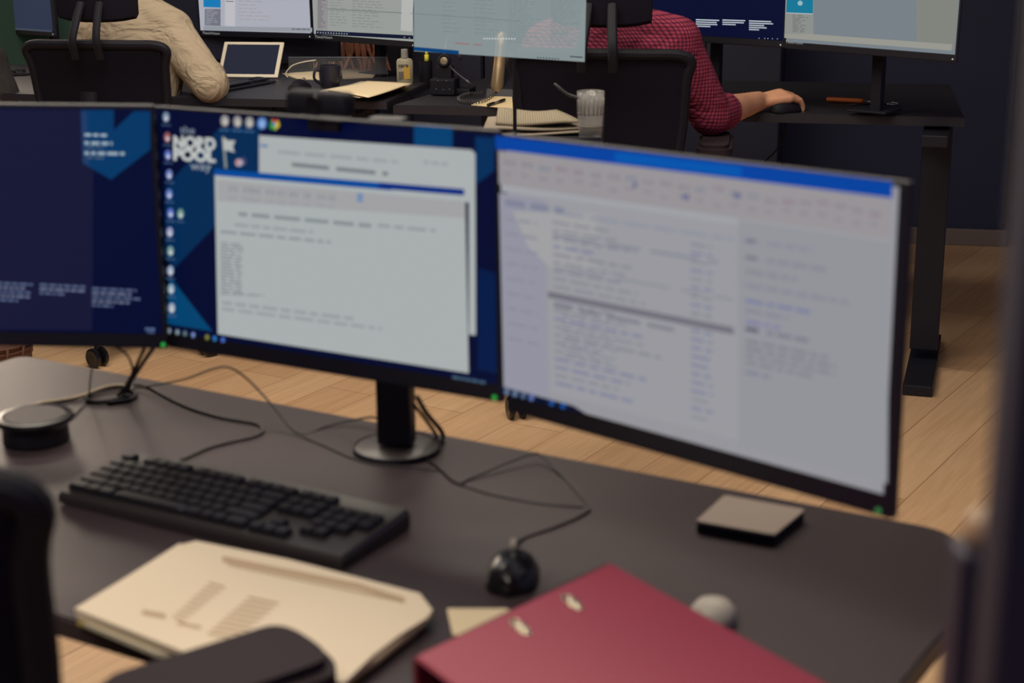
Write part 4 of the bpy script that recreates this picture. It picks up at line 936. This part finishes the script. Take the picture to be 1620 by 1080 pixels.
tag(obj('cable', b, white_pl, loc=w3[0]), 'white cable loop beside the dark mug', 'cable')
# pile of folded papers at the desk corner
PL = ['lowest bundle', 'second lowest bundle', 'middle bundle', 'second bundle from the top', 'topmost bundle']
for i in range(5):
    dx = [0, -9, 4, -6, 3][i]; z = TZ+.001+i*.0052
    wavy('paper_sheet', [(515+dx, 147-i*.6), (578+dx, 132-i*.6), (650+dx*.8, 134+(i % 2)*1.5), (578+dx*1.5, 157-i*.4)], z, .0035, [MATS['grey_white_paper'], paper2, paper][i % 3], PL[i]+' of the paper pile on the rear desk corner', 'paper', .0022, i, 'papers on the rear desk corner')
# lotion bottle
c = at_z(641, 132, TZ); r = empty('lotion_bottle', c, 0, 'cream hand lotion bottle with a yellow label by the pen cup', 'bottle')
b = NB(); lathe(b, c, [(.026, 0), (.029, .004), (.029, .078), (.024, .086), (.013, .089), (.013, .092)], 28, sy=.62); obj('body', b, mat('cream_bottle', (158, 152, 130), .35), r, 'auto')
b = NB(); lathe(b, c, [(.0125, .089), (.0125, .118), (.010, .120), (.001, .120)], 20); obj('cap', b, mat('grey_cap', (140, 138, 132), .4), r, 'auto')
b = NB(); box(b, c+Vector((.008, -.0178, .040)), (.022, .001, .045)); obj('label', b, mat('bottle_label_yellow', (190, 150, 60), .5), r)
b = NB(); box(b, c+Vector((-.012, -.0176, .030)), (.018, .001, .026)); obj('label', b, mat('bottle_label_grey', (96, 92, 84), .5), r)
T = Scr(c+Vector((-.03, -.019, 0)), c+Vector((.03, -.019, 0)), c+Vector((-.03, -.019, .1))); T.m = []; T.text('care', 630, 106, 4, 0, (52, 50, 44), 2, .02, w=16); T.m = [inkd]; obj('lettering', T.bm, T.m, r)
# pen cup, highlighter
c = at_z(674, 134, BZ); b = NB(); lathe(b, c, [(.021, 0), (.023, .003), (.024, .085), (.021, .085), (.019, .005), (.001, .005)], 24); tag(obj('pen_cup', b, blackm, loc=c, sm='auto'), 'tall black pen cup behind the headset dock', 'pen cup')
h0 = c+Vector((.004, -.004, .075)); r = empty('highlighter', h0, 0, 'yellow highlighter standing in the black pen cup', 'highlighter')
b = NB(); tube(b, [c+Vector((.003, 0, .01)), h0+Vector((0, 0, .005))], .007, 12); obj('barrel', b, blackm, r)
b = NB(); ym = mat('highlighter_yellow', (205, 200, 60), .5); tube(b, [h0+Vector((0, 0, .002)), h0+Vector((0, 0, .032))], .008, 12); tube(b, [h0+Vector((0, 0, .03)), h0+Vector((0, 0, .043))], .005, 12); obj('cap', b, ym, r)
# headset dock + headset
c = at_z(704, 151, BZ); r = empty('headset_dock', c, -.2, 'black headset charging dock on the rear desk', 'dock')
R_ = Matrix.Rotation(-.2, 3, 'Z'); b = NB(); box(b, c+Vector((0, .02, .030)), (.085, .085, .055), R_, .006); box(b, c+Vector((.0, .03, .075)), (.055, .045, .045), R_, .006); box(b, c+Vector((.03, .05, .012)), (.13, .10, .02), R_, .005); obj('body', b, blackm, r)
b = NB()
for dx, dz in ((-.024, .024), (0, .022), (.022, .024), (-.018, .052), (.012, .052)): bmesh.ops.create_icosphere(b, subdivisions=1, radius=.0022, matrix=Matrix.Translation(c+R_@Vector((dx, -.025, dz))))
obj('button', b, mat('button_grey', (120, 116, 112), .4), r)
e0 = at_y(703, 96, c.y+.01); r = empty('headset', e0, 0, 'headset with silver ear cup and boom resting on its dock', 'headset')
b = NB(); ax = Vector((-.15, -1, .1)).normalized(); lathe(b, e0, [(.018, -.012), (.023, -.006), (.023, .004), (.017, .010), (.012, .008)], 28, axis=ax); obj('ear_cup', b, blackm, r, 'auto')
b = NB(); lathe(b, e0+ax*.009, [(.0125, 0), (.0125, .002), (.003, .003), (.001, .003)], 24, axis=ax); obj('ear_badge', b, mat('silver_badge', (190, 175, 140), .3, .8), r, 'auto')
b = NB(); tube(b, smooth_pts([e0+Vector((.008, 0, -.008)), e0+Vector((.04, -.005, -.04)), e0+Vector((.082, -.01, -.072))], 4), .0028, 8); tube(b, [e0+Vector((.072, -.01, -.064)), e0+Vector((.088, -.01, -.078))], .0045, 8); obj('microphone_boom', b, mat('boom_grey', (80, 78, 82), .4), r)
b = NB(); tube(b, smooth_pts([e0+Vector((0, 0, .02)), e0+Vector((.01, .05, .07)), e0+Vector((.03, .10, .06)), e0+Vector((.05, .12, -.01))], 5), .004, 8); obj('headband', b, mat('boom_grey', (80, 78, 82), .4), r)
# desk phone
c = at_z(792, 152, BZ); r = empty('desk_phone', c, -.2, 'grey desk telephone with upright handset by the notepaper', 'telephone')
Rz = Matrix.Rotation(-.25, 3, 'Z'); b = NB(); V8 = []
pr = [(-.02, .0), (.16, .0), (.16, .10), (.15, .11), (-.01, .025)]
ring_loft(b, [[c+Rz@Vector((x, y, z)) for y, z in pr] for x in (-.045, .10)]); 
for f in b.faces: f.smooth = False
obj('base', b, black, r)
hs = mat('champagne_grey_plastic', (150, 130, 100), .3, .5)
b = NB(); hx = c+Rz@Vector((-.012, -.006, .012)); dv = Vector((.10, .28, .95)).normalized()
tube(b, [hx, hx+dv*.02, hx+dv*.09, hx+dv*.15, hx+dv*.19, hx+dv*.205], [(.014, .012), (.023, .020), (.020, .014), (.020, .014), (.023, .018), (.012, .01)], 18, ref=Vector((0, -1, .3))); hd_ = obj('handset', b, hs, r, 'auto')
b = NB(); P = []
A0, A1 = c+Rz@Vector((-.012, -.012, .012)), at_z(732, 158, BZ+.010)
mid_ = (A0+A1)/2+Vector((.0, -.02, 0))
cp = smooth_pts([A0, at_z(765, 159, BZ+.010), at_z(740, 161, BZ+.010), at_z(726, 156, BZ+.010), at_z(740, 149, BZ+.010), at_z(764, 147, BZ+.012)], 40)
for i, p in enumerate(cp):
    d = (cp[min(i+1, len(cp)-1)]-cp[max(i-1, 0)]).normalized(); a_, b_ = frame(d); t = i*.95; P.append(p+a_*.0055*cos(t)+b_*.0055*sin(t))
tube(b, P, .0016, 5); obj('coiled_cord', b, mat('cord_grey', (64, 60, 62), .5), r)
sheet('paper_sheet', [(745, 166), (778, 152), (810, 153), (812, 172)], BZ+.002, .001, mat('notepaper', (214, 192, 150), .85), 'cream notepaper with a pen on it at the rear desk edge')
a0, a1 = at_z(772, 166, BZ+.0075), at_z(798, 158, BZ+.0075); r = empty('pen', a0, 0, 'black pen lying on the cream notepaper', 'pen')
b = NB(); tube(b, [a0, a0.lerp(a1, .35)], .005, 10); tube(b, [a0.lerp(a1, .65), a1], .005, 10); obj('barrel', b, blackg, r)
b = NB(); tube(b, [a0.lerp(a1, .33), a0.lerp(a1, .67)], .0046, 10); obj('grip', b, mat('pen_grey', (120, 112, 104), .4), r)
# right part: mouse under the hand, box cutter, scissors, keyboard
mouse(at_z(1243, 177, BZ), Vector((.9, .4, 0)), 'dark mouse under the hand of the plaid shirt', 1.0, blackm)
keyboard(at_z(1060, 168, BZ), at_z(1120, 170, BZ), .10, 'dark keyboard corner beside the plaid sleeve', False, height=.016)
def utility(name, p0, p1, m, label, cat):
    r = empty(name, p0, 0, label, cat); return r
a0, a1 = at_z(1308, 157, BZ+.009), at_z(1366, 160, BZ+.009); r = utility('utility_knife', a0, a1, None, 'orange-handled knife lying on the rear desk under the grey screen', 'knife')
b = NB(); tube(b, smooth_pts([a0, a0.lerp(a1, .3), a0.lerp(a1, .7), a1], 3), [(.006, .006)]+[(.013, .008)]*8+[(.009, .006)], 12); obj('handle', b, mat('orange_rubber', (190, 96, 34), .5), r)
a2 = at_z(1396, 163, BZ+.004); b = NB(); tube(b, [a1, a2], [(.006, .004), (.005, .002)], 8); obj('blade', b, mat('steel', (150, 150, 160), .25, 1), r)
a0 = at_z(1385, 165, BZ+.006); r = empty('scissors', a0, 0, 'small metal scissors beyond the orange-handled knife', 'scissors')
for px in (1388, 1412):
    q = at_z(px, 164, BZ+.006); b = NB(); tube(b, [q+Vector((.018*cos(2*pi*k/16), .024*sin(2*pi*k/16), 0)) for k in range(17)], .0035, 8); tube(b, [q-Vector((.016, 0, 0)), q-Vector((.09, .02-(px-1388)*.001, 0))], .003, 6); obj('blade_half', b, dkmetal if px < 1400 else MATS['steel'], r)
P = [at_y(1243, 196, 5.02), at_y(1240, 215, 5.05), at_y(1228, 238, 5.1), at_y(1205, 262, 5.15), at_y(1190, 300, 5.2)]; P[0].z = BZ-.03
b = NB(); tube(b, smooth_pts(P, 5), .0025, 8); tag(obj('cable', b, blackm, loc=P[0]), 'black cable hanging below the desk under the plaid shirt hand', 'cable')
# newspaper, loose sheets and tumbler on the side table
nm = bpy.data.materials.new('newsprint'); nm.use_nodes = True; nt = nm.node_tree; bb = nt.nodes['Principled BSDF']; bb.inputs['Roughness'].default_value = .9
tcn = nt.nodes.new('ShaderNodeTexCoord'); wv = nt.nodes.new('ShaderNodeTexWave'); wv.inputs['Scale'].default_value = 55; wv.inputs['Distortion'].default_value = 5; wv.inputs['Detail Scale'].default_value = 30
rpn = nt.nodes.new('ShaderNodeValToRGB'); rpn.color_ramp.elements[0].color = (*lin((84, 78, 70)), 1); rpn.color_ramp.elements[1].color = (*lin((150, 138, 114)), 1); rpn.color_ramp.elements[1].position = .55
nt.links.new(tcn.outputs['Object'], wv.inputs['Vector']); nt.links.new(wv.outputs['Fac'], rpn.inputs['Fac']); nt.links.new(rpn.outputs['Color'], bb.inputs['Base Color'])
wavy('newspaper', [(775, 198), (915, 196), (935, 214), (758, 216)], TBZ+.001, .006, mat('dim_paper', (140, 128, 112), .9), 'lowest loose pages under the newspaper on the side table', 'newspaper', .003, 1)
wavy('newspaper', [(772, 188), (905, 190), (922, 206), (765, 209)], TBZ+.009, .006, mat('dim_paper', (140, 128, 112), .9), 'middle folded pages under the newspaper on the side table', 'newspaper', .004, 2)
wavy('newspaper', [(788, 178), (880, 179), (920, 200), (784, 199)], TBZ+.018, .008, nm, 'crumpled printed newspaper on top of the side table pages', 'newspaper', .005, 3)
c = at_z(934, 219, TBZ); gl = mat('ribbed_glass', (200, 200, 195), .08, alpha=.30, spec=.8)
r = empty('tumbler', c, 0, 'ribbed drinking glass on the side table beside the newspaper', 'glass'); b = NB(); rings = []
for rr_, z in ((.024, 0), (.027, .004), (.028, .03), (.030, .07), (.032, .108), (.030, .108), (.028, .07), (.0255, .014), (.001, .012)):
    rings.append([c+Vector((rr_*(1+(.035 if .02 < z < .1 and k % 2 else 0))*cos(2*pi*k/48), rr_*(1+(.035 if .02 < z < .1 and k % 2 else 0))*sin(2*pi*k/48), z)) for k in range(48)])
ring_loft(b, rings); obj('bowl', b, gl, r)
b = NB(); 
for z, q in ((.108, .031), (.060, .0302), (.030, .0285)): tube(b, [c+Vector((q*cos(2*pi*k/32), q*sin(2*pi*k/32), z)) for k in range(33)], .0011, 6)
for k in range(18): a = 2*pi*k/18; tube(b, [c+Vector((.0295*cos(a), .0295*sin(a), .055)), c+Vector((.0312*cos(a), .0312*sin(a), .094))], .0012, 5)
obj('rib', b, mat('glass_highlight', (130, 126, 118), .2), r)
b = NB(); ring_loft(b, [[c+Vector((q*cos(2*pi*k/24), q*sin(2*pi*k/24), z)) for k in range(24)] for q, z in ((.024, .013), (.0265, .03), (.001, .031))]); obj('drink', b, mat('pale_drink', (120, 108, 84), .3), r)
h0 = c+Vector((-.024, 0, .092)); b = NB(); tube(b, smooth_pts([h0, h0+Vector((-.03, -.01, .012)), h0+Vector((-.06, -.01, .036))], 4), [(.008, .004)]*4+[(.006, .003)]*4+[(.003, .002)], 10); tag(obj('spoon', b, mat('grey_plastic', (84, 82, 86), .4), loc=h0), 'grey spoon handle leaning out of the ribbed glass', 'spoon')
# pale round item on the frame at the right
c = at_y(1560, 842, .80); b = NB(); lathe(b, Vector((c.x, .80, 1.182)), [(.008, 0), (.012, .004), (.012, .014), (.008, .02), (.001, .021)], 20); tag(obj('frame_knob', b, mat('dull_brass', (170, 140, 110), .4), loc=(c.x, .8, 1.182)), 'blurred pale knob on top of the short dark post at the right', 'knob')

# bits at the far left of the rear desk
keyboard(at_z(-10, 122, TZ), at_z(48, 119, TZ), .10, 'dark keyboard at the far left of the rear desk', False, height=.012)
c = at_z(66, 150, BZ+.011); P = []; cp = smooth_pts([at_y(64, 160, 5.30), at_y(61, 145, 5.32), at_y(64, 130, 5.34), at_y(74, 122, 5.38)], 30)
for i, p in enumerate(cp):
    d = (cp[min(i+1, len(cp)-1)]-cp[max(i-1, 0)]).normalized(); a_, b_ = frame(d); t = i*.8; P.append(p+a_*.009*cos(t)+b_*.009*sin(t))
b = NB(); tube(b, P, .0026, 6); tag(obj('coiled_cable', b, mat('pinkish_cord', (120, 100, 96), .5), loc=cp[0]), 'coiled cord hanging over the desk edge left of the beige shirt chair', 'cable')
